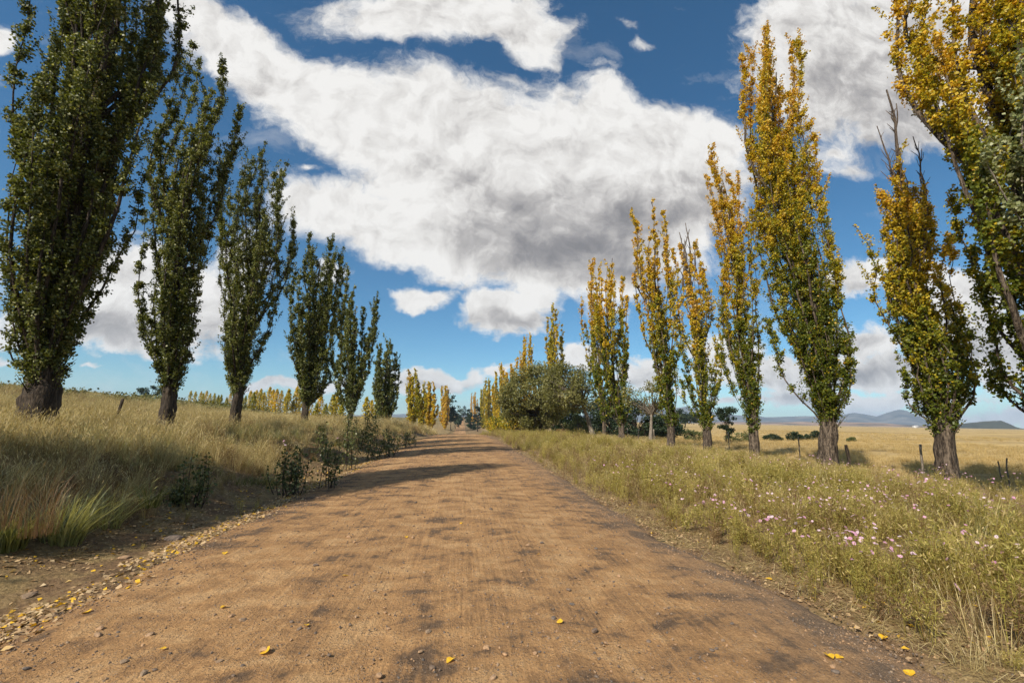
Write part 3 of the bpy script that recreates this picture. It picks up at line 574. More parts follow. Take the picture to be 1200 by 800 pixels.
def broad(name, base, clump_c, rad, label, cat='tree', nb=40, clump=.6, leaf=.1, lpc=120, mat='leaf_olive', bark='bark_pale', tr=.2, fork=None, group=None, seed=1, shape=.55, nstem=1, part='crown'):
    """spreading tree or bush: limbs from a fork to leaf clumps spread through an ellipsoid"""
    rg = np.random.default_rng(seed); root = empty(name, base); tag(root, label, cat, group)
    cc = np.array(clump_c)-np.array(base); rad = np.array(rad)*np.ones(3)
    fk = np.array(fork)-np.array(base) if fork is not None else cc*np.array([.5, .5, .35]); wood = Acc()
    for q in range(nstem):
        off = np.array([0, 0, 0.]) if nstem == 1 else np.append(rg.normal(size=2)*rad[:2]*.25, 0)
        n = 9; s = np.linspace(0, 1, n)[:, None]
        P = off*(1-s*.2)+fk*s+np.array([0, 0, -.1])*(1-s)+np.cumsum(rg.normal(size=(n, 3))*tr*.15, 0)*s
        wood.tube(P, tr*(1-.45*s[:, 0])*(1+.3*np.exp(-s[:, 0]*6)), 9 if tr > .1 else 5, knob=.15 if tr > .1 else 0)
    d = unit(rg.normal(size=(nb, 3))); r = (shape+(1-shape)*rg.random((nb, 1))**.6); E = cc+d*r*rad
    E[:, 2] = np.maximum(E[:, 2], .15)
    C = []; TN = []
    for k in range(nb):
        m = (fk+E[k])/2+rg.normal(size=3)*rad*.10+np.array([0, 0, .06*rad[2]])
        s = np.linspace(0, 1, 7)[:, None]; P = fk*(1-s)**2+2*m*s*(1-s)+E[k]*s**2
        wood.tube(P, np.maximum(tr*(.30+.15*rg.random())*(1-s[:, 0]*.85), .01), 5 if tr > .1 else 4)
        cs = clump*(.6+.8*rg.random()); q = int(lpc*(cs/clump)**2)
        x = rg.normal(size=(q, 3)); x = unit(x)*(rg.random((q, 1))**.45)*cs*np.array([1, 1, .7])
        C.append(E[k]+x); TN.append(np.full(q, rg.normal()*.12))
    C = np.concatenate(C); TN = np.concatenate(TN); keep = C[:, 2] > .03; C = C[keep]; TN = TN[keep]
    V, F = leaves(C, leaf, rg); obj('trunk' if tr > .08 else 'stem', wood.build('trunk', M[bark]), root)
    obj(part, mesh_np('crown', V, F, M[mat], np.clip(.45+TN+rg.normal(size=len(C))*.2, 0, 1)), root)
    return root
def pt(u, v, Y): return atY(u, v, Y)
# the grey-green spreading trees on the right
Yw = 58.
b = pt(632, 512, 60); broad('wattle_tree', (b[0], b[1], gz(b[0], b[1])), pt(625, 465, 60), (4.9, 3.4, 4.5), 'big olive green spreading tree with a dark underside beside the road', nb=150, clump=1.0, leaf=.19, lpc=200, tr=.28, bark='bark_dark', fork=pt(634, 488, 60), seed=81, group='grey green spreading trees')
b = pt(696, 516, 49); broad('wattle_tree', (b[0], b[1], gz(b[0], b[1])), pt(664, 456, 49), (3.2, 2.6, 2.8), 'grey green tree on a pale bare trunk curving up to the left', nb=85, clump=.8, leaf=.16, lpc=140, tr=.27, fork=pt(682, 470, 49), seed=82, group='grey green spreading trees')
b = pt(762, 518, 36); broad('wattle_tree', (b[0], b[1], gz(b[0], b[1])), pt(757, 466, 36), (2.0, 1.7, 1.5), 'small grey leaved tree with a slanting trunk between two golden poplars', nb=42, clump=.5, leaf=.12, lpc=70, tr=.17, fork=pt(764, 486, 36), seed=83, group='grey green spreading trees')
b = pt(676, 515, 52); broad('bush', (b[0], b[1], gz(b[0], b[1])), pt(675, 500, 52), (1.5, 1.2, 1.5), 'rounded blue green bush at the foot of the pale curving trunk', 'bush', nb=30, clump=.5, leaf=.16, lpc=90, tr=.05, mat='leaf_shrub', nstem=4, seed=84, part='foliage')
b = pt(656, 514, 51); broad('bush', (b[0], b[1], gz(b[0], b[1])), pt(656, 509, 51), (1.1, .9, .7), 'low rust orange bush under the spreading trees', 'bush', nb=18, clump=.35, leaf=.12, lpc=50, tr=.04, mat='leaf_rust', nstem=3, seed=85, part='foliage')
for k, (u, v, Y, rx, rz, lab, mt) in enumerate([
    (745, 494, 64, 3.4, 3.1, 'near black evergreen behind the small grey leaved tree', 'leaf_evergreen'), (716, 492, 66, 3.6, 3.3, 'dark evergreen filling the gap behind the two trunked poplar', 'leaf_evergreen'),
    (690, 492, 70, 3.6, 3.5, 'dark evergreen behind the pale curving trunk', 'leaf_evergreen'), (652, 492, 72, 4.2, 3.4, 'dark evergreen behind the big olive spreading tree', 'leaf_evergreen'), (775, 502, 66, 2.8, 1.9, 'low dark evergreen just right of the small grey leaved tree', 'leaf_evergreen'), (600, 500, 78, 4.8, 2.6, 'yellow green thicket left of the spreading tree', 'leaf_autumn'), (617, 500, 75, 3.6, 2.2, 'olive yellow thicket under the spreading tree', 'leaf_autumn')]):
    b = pt(u, v, Y); g = gz(b[0], b[1]); broad('evergreen_tree' if mt == 'leaf_evergreen' else 'thicket', (b[0], b[1], g), b, (rx, 2.5, rz), lab, 'tree' if mt == 'leaf_evergreen' else 'bush', nb=60, clump=.9, leaf=.26, lpc=90, mat=mt, tr=.18, bark='bark_dark', seed=90+k, group='dark evergreens behind the right row' if mt == 'leaf_evergreen' else None)
# dark leaning shrub and field bushes
for k, (u, v, Y, rx, rz, lab, mt) in enumerate([
    (852, 496, 44, .75, 1.45, 'dark leaning shrub standing between two poplars at the field edge', 'leaf_evergreen'), (851, 484, 46, 1.1, .7, 'dark round crowned bush behind the leaning shrub', 'leaf_evergreen'),
    (930, 514, 56, .95, .62, 'dark green round bush in the field left of the tallest poplar', 'leaf_evergreen'), (944, 515, 58, .9, .5, 'low dark bush touching the round field bush', 'leaf_evergreen'), (957, 513, 60, .7, .7, 'dark bush in the field hard against the tallest poplar trunk', 'leaf_evergreen'),
    (998, 517, 52, .28, .25, 'tiny lone bush in the golden field', 'leaf_shrub'), (905, 516, 55, 1.1, .45, 'low dark bush just right of the slender poplar', 'leaf_evergreen'), (866, 514, 50, 1.5, .55, 'low green bush between the fourth and fifth trunks', 'leaf_shrub'),
    (812, 512, 50, 1.2, .8, 'low green bush left of the sparse poplar', 'leaf_shrub'), (807, 489, 190, 4.2, 2.4, 'small dark tree far off in the field', 'leaf_evergreen'), (798, 488, 195, 4.0, 3.0, 'far dark tree seen beside the golden poplar trunk', 'leaf_evergreen')]):
    b = pt(u, v, Y); g = gz(b[0], b[1]); cb_ = (b[0], b[1], max(b[2], g+rz*.7))
    broad('shrub', (b[0], b[1], g), cb_, (rx, rx, rz), lab, 'bush', nb=24, clump=max(.28, rx*.32), leaf=.14 if Y < 100 else .5, lpc=60, mat=mt, tr=.05 if Y < 100 else .15, bark='bark_dark', nstem=3, seed=110+k, group='dark bushes at the field edge', part='foliage')
# trees on the far hill where the road ends
for k, (u, v, Y, rx, rz, lab) in enumerate([
    (534, 487, 330, 5.2, 9, 'dark blue green tree at the far left of the vanishing road'), (529, 480, 300, 4.2, 9.5, 'tall dark tree behind the lone orange poplar'), (543.5, 483, 700, 6, 11, 'dark tree on the crest at the end of the road'),
    (549, 488, 380, 3.2, 7, 'dark narrow tree just right of the road end'), (552, 492, 330, 3.4, 6, 'dark tree on the right before the rusty poplar'), (560, 490, 290, 3.2, 8, 'dark tree between the rusty poplar and the yellow clump'), (538, 492, 420, 4, 6, 'small dark tree left of the road crest')]):
    b = pt(u, v, Y); g = gz(b[0], b[1]); broad('distant_tree', (b[0], b[1], g), (b[0], b[1], b[2]), (rx, rx, rz), lab, 'tree', nb=30, clump=rx*.36, leaf=.9, lpc=34, mat='leaf_evergreen', tr=.3, bark='bark_dark', seed=140+k, group='dark trees at the end of the road', shape=.3)
# young poplars across the left field
yproto = []
for k in range(4):
    hw = 3.6+k*.5
    r_ = poplar('young_poplar', (-60, 110, gz(-60, 110)), [(486, *(2*[proj(-60, 110, 3)[0]])), (486, *(2*[proj(-60, 110, 3)[0]]))], 'x', nl=1) if False else None
def young(seed, H, wd, tn):
    rg = np.random.default_rng(seed); n = 520; t = rg.random(n)**.8; w = wd*np.interp(t, [0, .2, .5, .8, 1], [.3, .8, 1, .6, .08]); az = rg.random(n)*6.28; r = rg.random(n)**.5
    C = np.stack([np.cos(az)*r*w, np.sin(az)*r*w, .8+t*(H-.8)], -1)+rg.normal(size=(n, 3))*.12
    V, F = leaves(C, .42, rg, bias=np.array([0, 0, 1.])); ac = Acc(); ac.tube(np.array([[0, 0, -.3], [0, 0, H*.5], [0, 0, H]]), np.array([.16, .1, .02]), 5)
    return mesh_np('crown', V, F, M['leaf_autumn'], np.clip(tn+rg.normal(size=n)*.12, 0, 1)), ac.build('trunk', M['bark'])
yp = [young(200+k, 6.5+k*.6, 1.0+.1*k, .35+.08*k) for k in range(5)]
rg = np.random.default_rng(5); k = 0
for u in list(np.arange(222, 352, 4.6))+list(np.arange(362, 402, 6.5))+list(np.arange(428, 446, 8)):
    u += rg.normal()*1.2; Y = 135+rg.normal()*6 if u < 355 else 105+rg.normal()*4
    d = ray(u, 480); X = d[0]/d[1]*Y; me = yp[rg.integers(5)]
    _, vb = proj(X, Y, gz(X, Y)); vt = (465 if u < 270 else 462)+rg.normal()*3 if u < 355 else 468+rg.normal()*3
    Ht = (float(vb)-vt)*Y/520; sc = min(1.7, max(.45, Ht/7.5))
    e_ = empty('young_poplar', (X, Y, gz(X, Y)), rg.random()*6.28); e_.scale = (sc, sc, sc)
    tag(e_, 'small yellow brown poplar in the far row across the left field', 'tree', 'young poplars in the far row across the left field'); obj('crown', me[0], e_); obj('trunk', me[1], e_)
# scrub along the left skyline
C = []; rgs = np.random.default_rng(17)
for k in range(520):
    u = rgs.uniform(-80, 330); Y = rgs.uniform(95, 175); d = ray(u, 470); X = d[0]/d[1]*Y
    s = rgs.uniform(.5, 1.5)*(1.3 if 165 < u < 185 else .9); q = 34
    C.append(np.array([X, Y, gz(X, Y)+s*.3])+rgs.normal(size=(q, 3))*np.array([s, s, s*.42]))
C = np.concatenate(C); V, F = leaves(C, .55, rgs)
tag(obj('scrub', mesh_np('scrub', V, F, M['leaf_olive'], np.clip(.2+rgs.normal(size=len(C))*.2, 0, 1))), 'dark low scrub covering the skyline of the left hillside', 'scrub', kind='stuff')
b = pt(176, 466, 150); broad('distant_tree', (b[0], b[1], gz(b[0], b[1])), (b[0], b[1], gz(b[0], b[1])+3.0), (3.2, 3, 1.7), 'flat topped dark tree on the left skyline beside the second poplar', 'tree', nb=20, clump=.9, leaf=.5, lpc=30, mat='leaf_evergreen', tr=.2, bark='bark_dark', seed=161)
# unseen trees beside and behind the camera, placed and shaped for their shadows
for k, (X, Y, Ht, w) in enumerate([(-12, 4.4, 15.5, 2.9), (-13.3, 0.2, 8.5, 3.1), (-11.5, -4.5, 6.0, 2.0)]):
    nl = 44; base = (X, Y, gz(X, Y))
    rg = np.random.default_rng(300+k); root = empty('poplar_tree', base); tag(root, ['dark poplar just outside the left edge of the photo, casting its shadow', 'unseen shorter poplar left of the camera, widened to shade the left bank', 'lowest dark poplar behind the camera outside the photo'][k], 'tree', G_L)
    ac = Acc(); zz = np.linspace(-.3, Ht*.9, 14); ac.tube(np.stack([0*zz, 0*zz, zz], -1), .42*np.clip(1-zz/Ht, .05, 1), 10, knob=.2); C = []
    for q in range(nl):
        ze = 3+(Ht-3)*((q+1)/nl)**.85; zs = max(1.4, ze-Ht*.42); th = q*2.4; s = np.linspace(0, 1, 9); z = zs+(ze-zs)*s; g = 1-(1-np.clip(s*1.9, 0, 1))**1.8
        wz = w*np.interp(z/Ht, [0, .12, .35, .6, .85, 1], [.2, .8, 1, .8, .45, .05])*(.5+.5*rg.random())*g
        P = np.stack([np.cos(th)*wz, np.sin(th)*wz, z], -1); ac.tube(P, np.maximum(.09*(1-s), .012), 5)
        n = int(300*(ze-zs)/4); st = .12+.88*rg.random(n); C.append(np.stack([np.interp(st, s, P[:, j]) for j in range(3)], -1)+rg.normal(size=(n, 3))*.24)
    C = np.concatenate(C); V, F = leaves(C, .16, rg); obj('trunk', ac.build('trunk', M['bark_dark']), root); obj('crown', mesh_np('crown', V, F, M['leaf_dark'], np.clip(.4+rg.normal(size=len(C))*.2, 0, 1)), root)
# silver leaved tree poking in at the right edge
def silver():
    base = (12.0, 6.0, gz(12., 6.))
    return poplar('silver_poplar', base, [(330, 1230, 1330), (290, 1200, 1340), (250, 1172, 1350), (210, 1156, 1360), (165, 1148, 1360), (120, 1160, 1350), (85, 1180, 1330), (62, 1215, 1300)], 'pale silver green poplar poking in at the upper right edge', nl=36, tr=.2, leaf=.085, lpm=170, mat='leaf_silver', bark='bark_pale', tone=lambda C, t, TN, rg: .5+TN+rg.normal(size=len(C))*.2, seed=31, plume=.36)
silver()

# ------------------------------------------------------------------ grass and weeds (uncountable: stuff, instanced)
def tuft(name, nb, h, spread, width, lean, mat, rg, seed_head=0, tone=(.5, .2), hv=.3, droop=.35, flat=0):
    V = []; F = []; T = []; n = 0
    for k in range(nb):
        az = rg.random()*6.28; r = spread*rg.random()**.5; p = np.array([math.cos(az)*r, math.sin(az)*r, -.03]); az2 = az+rg.normal()*.8
        hh = h*(1-hv*1.2+2*hv*rg.random()); ln = lean*(.3+rg.random())*hh; d = np.array([math.cos(az2), math.sin(az2), 0]); wd = np.array([-math.sin(az2+rg.normal()*.7), math.cos(az2), 0])*width*(.6+.8*rg.random())
        ts = [0, .35, .7, 1.]; c = [p+np.array([0, 0, hh*(t-droop*rg.random()*t**3*.6)])+d*ln*t**2 for t in ts]; wv = [1, .85, .55, .08]
        vs = []
        for q in range(4): vs += [c[q]-wd*wv[q]*.5, c[q]+wd*wv[q]*.5]
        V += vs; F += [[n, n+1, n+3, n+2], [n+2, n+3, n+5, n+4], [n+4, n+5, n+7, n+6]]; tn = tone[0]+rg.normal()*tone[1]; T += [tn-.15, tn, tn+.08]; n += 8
        if rg.random() < seed_head:
            e = c[3]; u_ = unit(c[3]-c[2]); sl = .085*(.6+.8*rg.random())*h/.8
            for m in range(2):
                w2 = unit(np.cross(u_, rg.normal(size=3)))*.0055
                V += [e-u_*sl*.6, e+w2, e+u_*sl*.7, e-w2]; F.append([n, n+1, n+2, n+3]); T.append(.7+rg.normal()*.12); n += 4
    return bpy.data.objects.new(name, mesh_np(name, np.array(V), np.array(F), mat, np.clip(T, 0, 1)))
def weed(name, ns, h, mat, rg, tone=(.5, .2), spread=.14):
    ac = Acc(); V = []; F = []; T = []; n = 0
    def strip(P, w, tn):
        nonlocal n
        wd = unit(np.cross(P[-1]-P[0], rg.normal(size=3)))*w
        for q in range(len(P)): V.extend([P[q]-wd*(1-.6*q/len(P)), P[q]+wd*(1-.6*q/len(P))])
        for q in range(len(P)-1): F.append([n+2*q, n+2*q+1, n+2*q+3, n+2*q+2]); T.append(tn)
        n += 2*len(P)
    for k in range(ns):
        az = rg.random()*6.28; p = np.array([math.cos(az), math.sin(az), 0])*spread*rg.random(); hh = h*(.5+.6*rg.random()); d = rg.normal(size=3)*.16*hh; d[2] = 0
        P = [p+np.array([0, 0, hh*t-.02])+d*t for t in (0, .33, .66, 1)]; tn = tone[0]-.25+rg.normal()*tone[1]; strip(P, .0028, tn)
        for m in range(rg.integers(5, 10)):
            t = .15+.8*rg.random(); b0 = p+np.array([0, 0, hh*t])+d*t; dd = unit(rg.normal(size=3)*np.array([1, 1, .25])+np.array([0, 0, .8]))*hh*(.12+.2*rg.random())
            strip([b0, b0+dd*.55, b0+dd+rg.normal(size=3)*.01], .0018, tone[0]+rg.normal()*tone[1])
            for q in range(3):
                e = b0+dd*(.3+.7*rg.random()); l = unit(rg.normal(size=3)+np.array([0, 0, .6]))*(.02+.03*rg.random()); w2 = unit(np.cross(l, rg.normal(size=3)))*.0045
                V.extend([e, e+l*.5+w2, e+l, e+l*.5-w2]); F.append([n, n+1, n+2, n+3]); T.append(tone[0]+rg.normal()*tone[1]+.1); n += 4
    return bpy.data.objects.new(name, mesh_np(name, np.array(V), np.array(F), mat, np.clip(T, 0, 1)))
def scatter(name, protos, P, scl, idx, rotz=None, tilt=.12, label='', cat='grass', seed=1, zs=None):
    rg = np.random.default_rng(seed); n = len(P)
    me = bpy.data.meshes.new(name); me.vertices.add(n); me.vertices.foreach_set('co', np.asarray(P, np.float32).ravel())
    rot = np.stack([rg.normal(size=n)*tilt, rg.normal(size=n)*tilt, rg.random(n)*6.283 if rotz is None else rotz], -1)
    S = np.stack([scl, scl, scl if zs is None else zs], -1)
    for nm, tp, val in (('rot', 'FLOAT_VECTOR', rot), ('scl', 'FLOAT_VECTOR', S)):
        at = me.attributes.new(nm, tp, 'POINT'); at.data.foreach_set('vector', val.astype(np.float32).ravel())
    at = me.attributes.new('pick', 'INT', 'POINT'); at.data.foreach_set('value', np.asarray(idx, np.int32))
    col = bpy.data.collections.new(name+'_kinds')
    for p in protos: col.objects.link(p)
    o = obj(name, me); ng = bpy.data.node_groups.new(name+'_spread', 'GeometryNodeTree')
    ng.interface.new_socket('Geometry', in_out='INPUT', socket_type='NodeSocketGeometry'); ng.interface.new_socket('Geometry', in_out='OUTPUT', socket_type='NodeSocketGeometry')
    gi = ng.nodes.new('NodeGroupInput'); go = ng.nodes.new('NodeGroupOutput'); ip = ng.nodes.new('GeometryNodeInstanceOnPoints')
    ci = ng.nodes.new('GeometryNodeCollectionInfo'); ci.inputs['Collection'].default_value = col; ci.inputs['Separate Children'].default_value = True; ci.inputs['Reset Children'].default_value = True
    def na(nm, dt):
        a = ng.nodes.new('GeometryNodeInputNamedAttribute'); a.data_type = dt; a.inputs['Name'].default_value = nm; return a.outputs['Attribute']
    er = ng.nodes.new('FunctionNodeEulerToRotation'); L = ng.links.new
    L(gi.outputs[0], ip.inputs['Points']); L(ci.outputs[0], ip.inputs['Instance']); ip.inputs['Pick Instance'].default_value = True
    L(na('pick', 'INT'), ip.inputs['Instance Index']); L(na('rot', 'FLOAT_VECTOR'), er.inputs[0]); L(er.outputs[0], ip.inputs['Rotation']); L(na('scl', 'FLOAT_VECTOR'), ip.inputs['Scale']); L(ip.outputs[0], go.inputs[0])
    md = o.modifiers.new('spread', 'NODES'); md.node_group = ng
    return tag(o, label, cat, kind='stuff')
def area_pts(x0, x1, y0, y1, dens, rg, clipview=60):
    n = int((x1-x0)*(y1-y0)*dens); x = rg.uniform(x0, x1, n); y = rg.uniform(y0, y1, n)
    u, v = proj(x, y, terr(x, y)+.4); ok = (u > -clipview-120) & (u < 1260+clipview) & (v < 900)
    return x[ok], y[ok]
rgg = np.random.default_rng(77)
gt = [tuft('dry_tuft_%s' % 'abcdefgh'[k], 46, .72+.1*(k % 3), .16, .0065, .42, M['grass_dry'], rgg, .55, (.55+.08*(k % 3-1), .16)) for k in range(5)]
gt += [tuft('dry_tuft_f', 40, .6, .18, .007, .4, M['grass_green'], rgg, .2, (.62, .18)), tuft('dry_tuft_g', 34, .62, .16, .006, .5, M['weed_red'], rgg, .6, (.6, .2)), tuft('dry_tuft_h', 50, .42, .22, .007, .7, M['grass_dry'], rgg, .1, (.3, .15)), weed('dry_tuft_i', 16, .62, M['weed_red'], rgg, (.25, .2), .2)]
xs_, ys_, sc_, ix_ = [], [], [], []
for (x0, x1, y0, y1, dn, s0) in [(-14, -5.3, 1.5, 16, 23, .78), (-30, -5.3, 16, 34, 10, .85), (-30, -14, 8, 16, 10, .8), (-45, -5, 34, 62, 4.6, 1.1), (-60, -30, 20, 62, 2.2, 1.3), (-60, -4.5, 62, 110, 1.6, 1.5), (-110, -60, 40, 110, .7, 1.6)]:
    x, y = area_pts(x0, x1, y0, y1, dn, rgg); xr = x-xc(y)
    m = fbm(x*.5, y*.5, 55, 3); keep = (xr < -5.4-.9*(fbm(y*.6, y*0, 57)-.5)*2-.25*rgg.random(len(x))) & (rgg.random(len(x)) < .30+1.25*m)
    x, y, m = x[keep], y[keep], m[keep]; xs_.append(x); ys_.append(y)
    edge = np.interp(-(x-xc(y)), [5.2, 6.5, 8], [.55, .85, 1.]); sc_.append(s0*edge*(.65+.55*rgg.random(len(x)))*(.75+.5*m))
    r_ = rgg.random(len(x)); g2 = fbm(x*.25, y*.25, 58, 2)
    i_ = rgg.integers(0, 5, len(x)); i_ = np.where(r_ < .05+.35*(g2 > .6), 5, i_); i_ = np.where((r_ > .94), 6, i_); i_ = np.where((r_ > .86) & (r_ < .94), 7, i_); g3 = fbm(x*.55+4, y*.55, 59, 3); i_ = np.where((g3 > .52) & (rgg.random(len(x)) < .62), rgg.choice([7, 8, 8, 6], len(x)), i_); ix_.append(i_)
x = np.concatenate(xs_); y = np.concatenate(ys_); sc = np.concatenate(sc_); ix = np.concatenate(ix_)
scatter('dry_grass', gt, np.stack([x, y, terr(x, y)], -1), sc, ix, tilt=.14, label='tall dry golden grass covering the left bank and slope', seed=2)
# short left-edge weeds, right verge weeds
wt = [weed('verge_weed_a', 11, .50, M['weed'], rgg, (.55, .18)), weed('verge_weed_b', 9, .42, M['weed'], rgg, (.62, .16)), weed('verge_weed_c', 10, .46, M['weed_red'], rgg, (.55, .2)), weed('verge_weed_d', 13, .34, M['weed'], rgg, (.40, .2)),
      tuft('verge_weed_e', 30, .36, .12, .005, .55, M['grass_green'], rgg, .1, (.6, .2)), tuft('verge_weed_f', 26, .40, .15, .005, .6, M['grass_dry'], rgg, .3, (.6, .18)), tuft('verge_weed_g', 34, .13, .16, .006, .9, M['grass_dry'], rgg, 0, (.5, .2))]
xs_, ys_, sc_, ix_ = [], [], [], []
for (x0, x1, y0, y1, dn, s0) in [(3.1, 13, 1.5, 14, 34, .98), (3.1, 15, 14, 30, 22, 1.05), (2.8, 17, 30, 70, 7, 1.3), (1, 16, 70, 130, 2.2, 1.7), (-5.6, -3.9, 3, 40, 5, .5)]:
    x, y = area_pts(x0, x1, y0, y1, dn, rgg); xr = x-xc(y)
    m = fbm(x*.8, y*.8, 65, 3); eb = 3.35+flare(y)+.5*(fbm(y*.7, y*0+1, 67)-.5)*2
    near = np.exp(-np.maximum(0, xr-eb)/1.2)
    bare = fbm(x*.55+9, y*.55, 69, 2)*np.where((y < 9), 1, .8)
    pk = np.where(xr > 0, np.clip(1.45*m-.25+(bare < .45)*.45, 0, 1)*(1-.45*near)*(.28+.72*sstep(4.0, 6.8, xr+.25*np.maximum(0, y-6))), .5)
    keep = ((xr > eb) | (xr < -3.9)) & (rgg.random(len(x)) < pk)
    x, y, near, m, xr = x[keep], y[keep], near[keep], m[keep], xr[keep]; xs_.append(x); ys_.append(y); sc_.append(s0*(.6+.6*rgg.random(len(x)))*(1-.35*near)*np.clip(.35+1.5*m, .45, 1.5)*np.where(xr > 11, .6, 1.06))
    r_ = rgg.random(len(x)); g2 = fbm(x*.35, y*.35, 68, 3)+.08*rgg.normal(size=len(x))
    i_ = np.select([r_ < .24, r_ < .46, r_ < .56, r_ < .68, r_ < .79, r_ < .92], [0, 1, 2, 3, 4, 5], 6)
    i_ = np.where((g2 > .56) & (i_ == 2), 4, i_); i_ = np.where((g2 < .42) & ((i_ == 4) | (i_ == 1)), np.where(r_ > .3, 5, 2), i_); i_ = np.where((near > .5) & (r_ > .3), rgg.choice([2, 5, 6, 6, 3], len(x)), i_)
    i_ = np.where((xr > 11.5) & (r_ > .25), 5, i_)
    ix_.append(i_)
x = np.concatenate(xs_); y = np.concatenate(ys_); sc = np.concatenate(sc_); ix = np.concatenate(ix_)
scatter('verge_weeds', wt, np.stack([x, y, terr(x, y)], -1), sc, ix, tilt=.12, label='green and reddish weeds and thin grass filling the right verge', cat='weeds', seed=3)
# golden field
ft = [tuft('field_tuft_%s' % 'abcd'[k], 40, .42, .26, .009, .65, M['grass_field'], rgg, .3, (.55, .18)) for k in range(3)]
xs_, ys_, sc_, ix_ = [], [], [], []
for (x0, x1, y0, y1, dn, s0) in [(12, 34, 3, 26, 6.5, 1.), (12, 60, 26, 60, 2.6, 1.1), (16, 110, 60, 130, .7, 1.3), (34, 60, 10, 26, 2.5, 1.1)]:
    x, y = area_pts(x0, x1, y0, y1, dn, rgg); m = fbm(x*.12, y*.3, 75, 3); keep = rgg.random(len(x)) < (.15+1.2*m)*sstep(11.5, 14.5, x); x, y, m = x[keep], y[keep], m[keep]
    xs_.append(x); ys_.append(y); sc_.append(s0*(.55+.6*rgg.random(len(x)))*np.interp(x, [13, 17, 20, 24], [.55, .6, .85, .75])); ix_.append(rgg.integers(0, 3, len(x)))
x = np.concatenate(xs_); y = np.concatenate(ys_); sc = np.concatenate(sc_); ix = np.concatenate(ix_)
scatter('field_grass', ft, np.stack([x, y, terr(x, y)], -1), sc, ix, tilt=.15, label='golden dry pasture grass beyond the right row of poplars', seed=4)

# ------------------------------------------------------------------ fallen leaves, gravel (stuff) and individual ones
def litter(name, label, pts, size, tn, rg):
    n = len(pts); az = rg.random(n)*6.28; a = np.stack([np.cos(az), np.sin(az), rg.normal(size=n)*.22], -1); b = np.stack([-np.sin(az), np.cos(az), rg.normal(size=n)*.3], -1)
    L = size*(.35+1.1*rg.random((n, 1))); up = np.array([0, 0, 1.])*L*(.05+.30*rg.random((n, 1)))
    V = np.stack([pts-a*L*.5, pts+b*L*.36+up, pts+a*L*.5+up*.4, pts-b*L*.36+up*rg.random((n, 1))], 1).reshape(-1, 3)
    return tag(obj(name, mesh_np(name, V, np.arange(4*n).reshape(n, 4), M['litter'], np.clip(tn, 0, 1))), label, 'leaves', kind='stuff')
rl = np.random.default_rng(33); P = []
n = 30000; y = 1.5+rl.random(n)**1.7*38; band = rl.random(n)
xx = np.where(band < .62, -3.95+rl.normal(size=n)*.20+.22*(fbm(y*.8, y*0+2, 41)-.5)*2, np.where(band < .9, -5.15+rl.normal(size=n)*.33, rl.uniform(-7, -3.4, n)))
dn = fbm(xx*1.3, y*.9, 81, 3); k_ = rl.random(n) < np.clip(2.6*dn-.55, .06, 1); y, xx = y[k_], xx[k_]
zz = np.maximum(terr(xx, y), road_z(xx, y)); t_ = .47+rl.normal(size=len(y))*.20; t_ = np.where(rl.random(len(y)) < .12, .97, np.minimum(t_, .88))
litter('leaf_litter', 'pale dead poplar leaves drifted along the left edge and ditch', np.stack([xx, y, zz+.006], -1), .050, t_, rl)
n = 15000; y = 1.5+rl.random(n)**1.5*34; xx = 3.15+flare(y)+np.abs(rl.normal(size=n))*1.0*(1+2.2*(rl.random(n) < .4)); xx += .26*(fbm(y*.7, y*0+9, 45)-.5)*2
dn = fbm(xx*1.1, y*1.1, 83, 3); k_ = rl.random(n) < np.clip(2.4*dn-.75, .05, 1); y, xx = y[k_], xx[k_]
zz = np.maximum(terr(xx, y), road_z(xx, y)); t_ = .36+rl.normal(size=len(y))*.19; t_ = np.where(rl.random(len(y)) < .045, .97, np.minimum(t_, .88))
litter('leaf_litter', 'brown dead leaves and straw scattered through the right verge', np.stack([xx, y, zz+.006], -1), .045, t_, rl)
# fine straw on the right edge
n = 9000; y = 1.5+rl.random(n)**1.5*24; xx = 3.25+flare(y)+np.abs(rl.normal(size=n))*.55; az = rl.random(n)*6.28; L = (.03+.09*rl.random((n, 1)))
a = np.stack([np.cos(az), np.sin(az), rl.normal(size=n)*.25], -1)*L; b = np.stack([-np.sin(az), np.cos(az), 0*az], -1)*.0016; c = np.stack([xx, y, np.maximum(terr(xx, y), road_z(xx, y))+.015+.02*rl.random(n)], -1)
V = np.stack([c-a-b, c-a+b, c+a+b, c+a-b], 1).reshape(-1, 3)
tag(obj('straw', mesh_np('straw', V, np.arange(4*n).reshape(n, 4), M['grass_dry'], np.clip(.6+rl.normal(size=n)*.2, 0, 1))), 'broken straw lying along the right edge of the road', 'straw', kind='stuff')

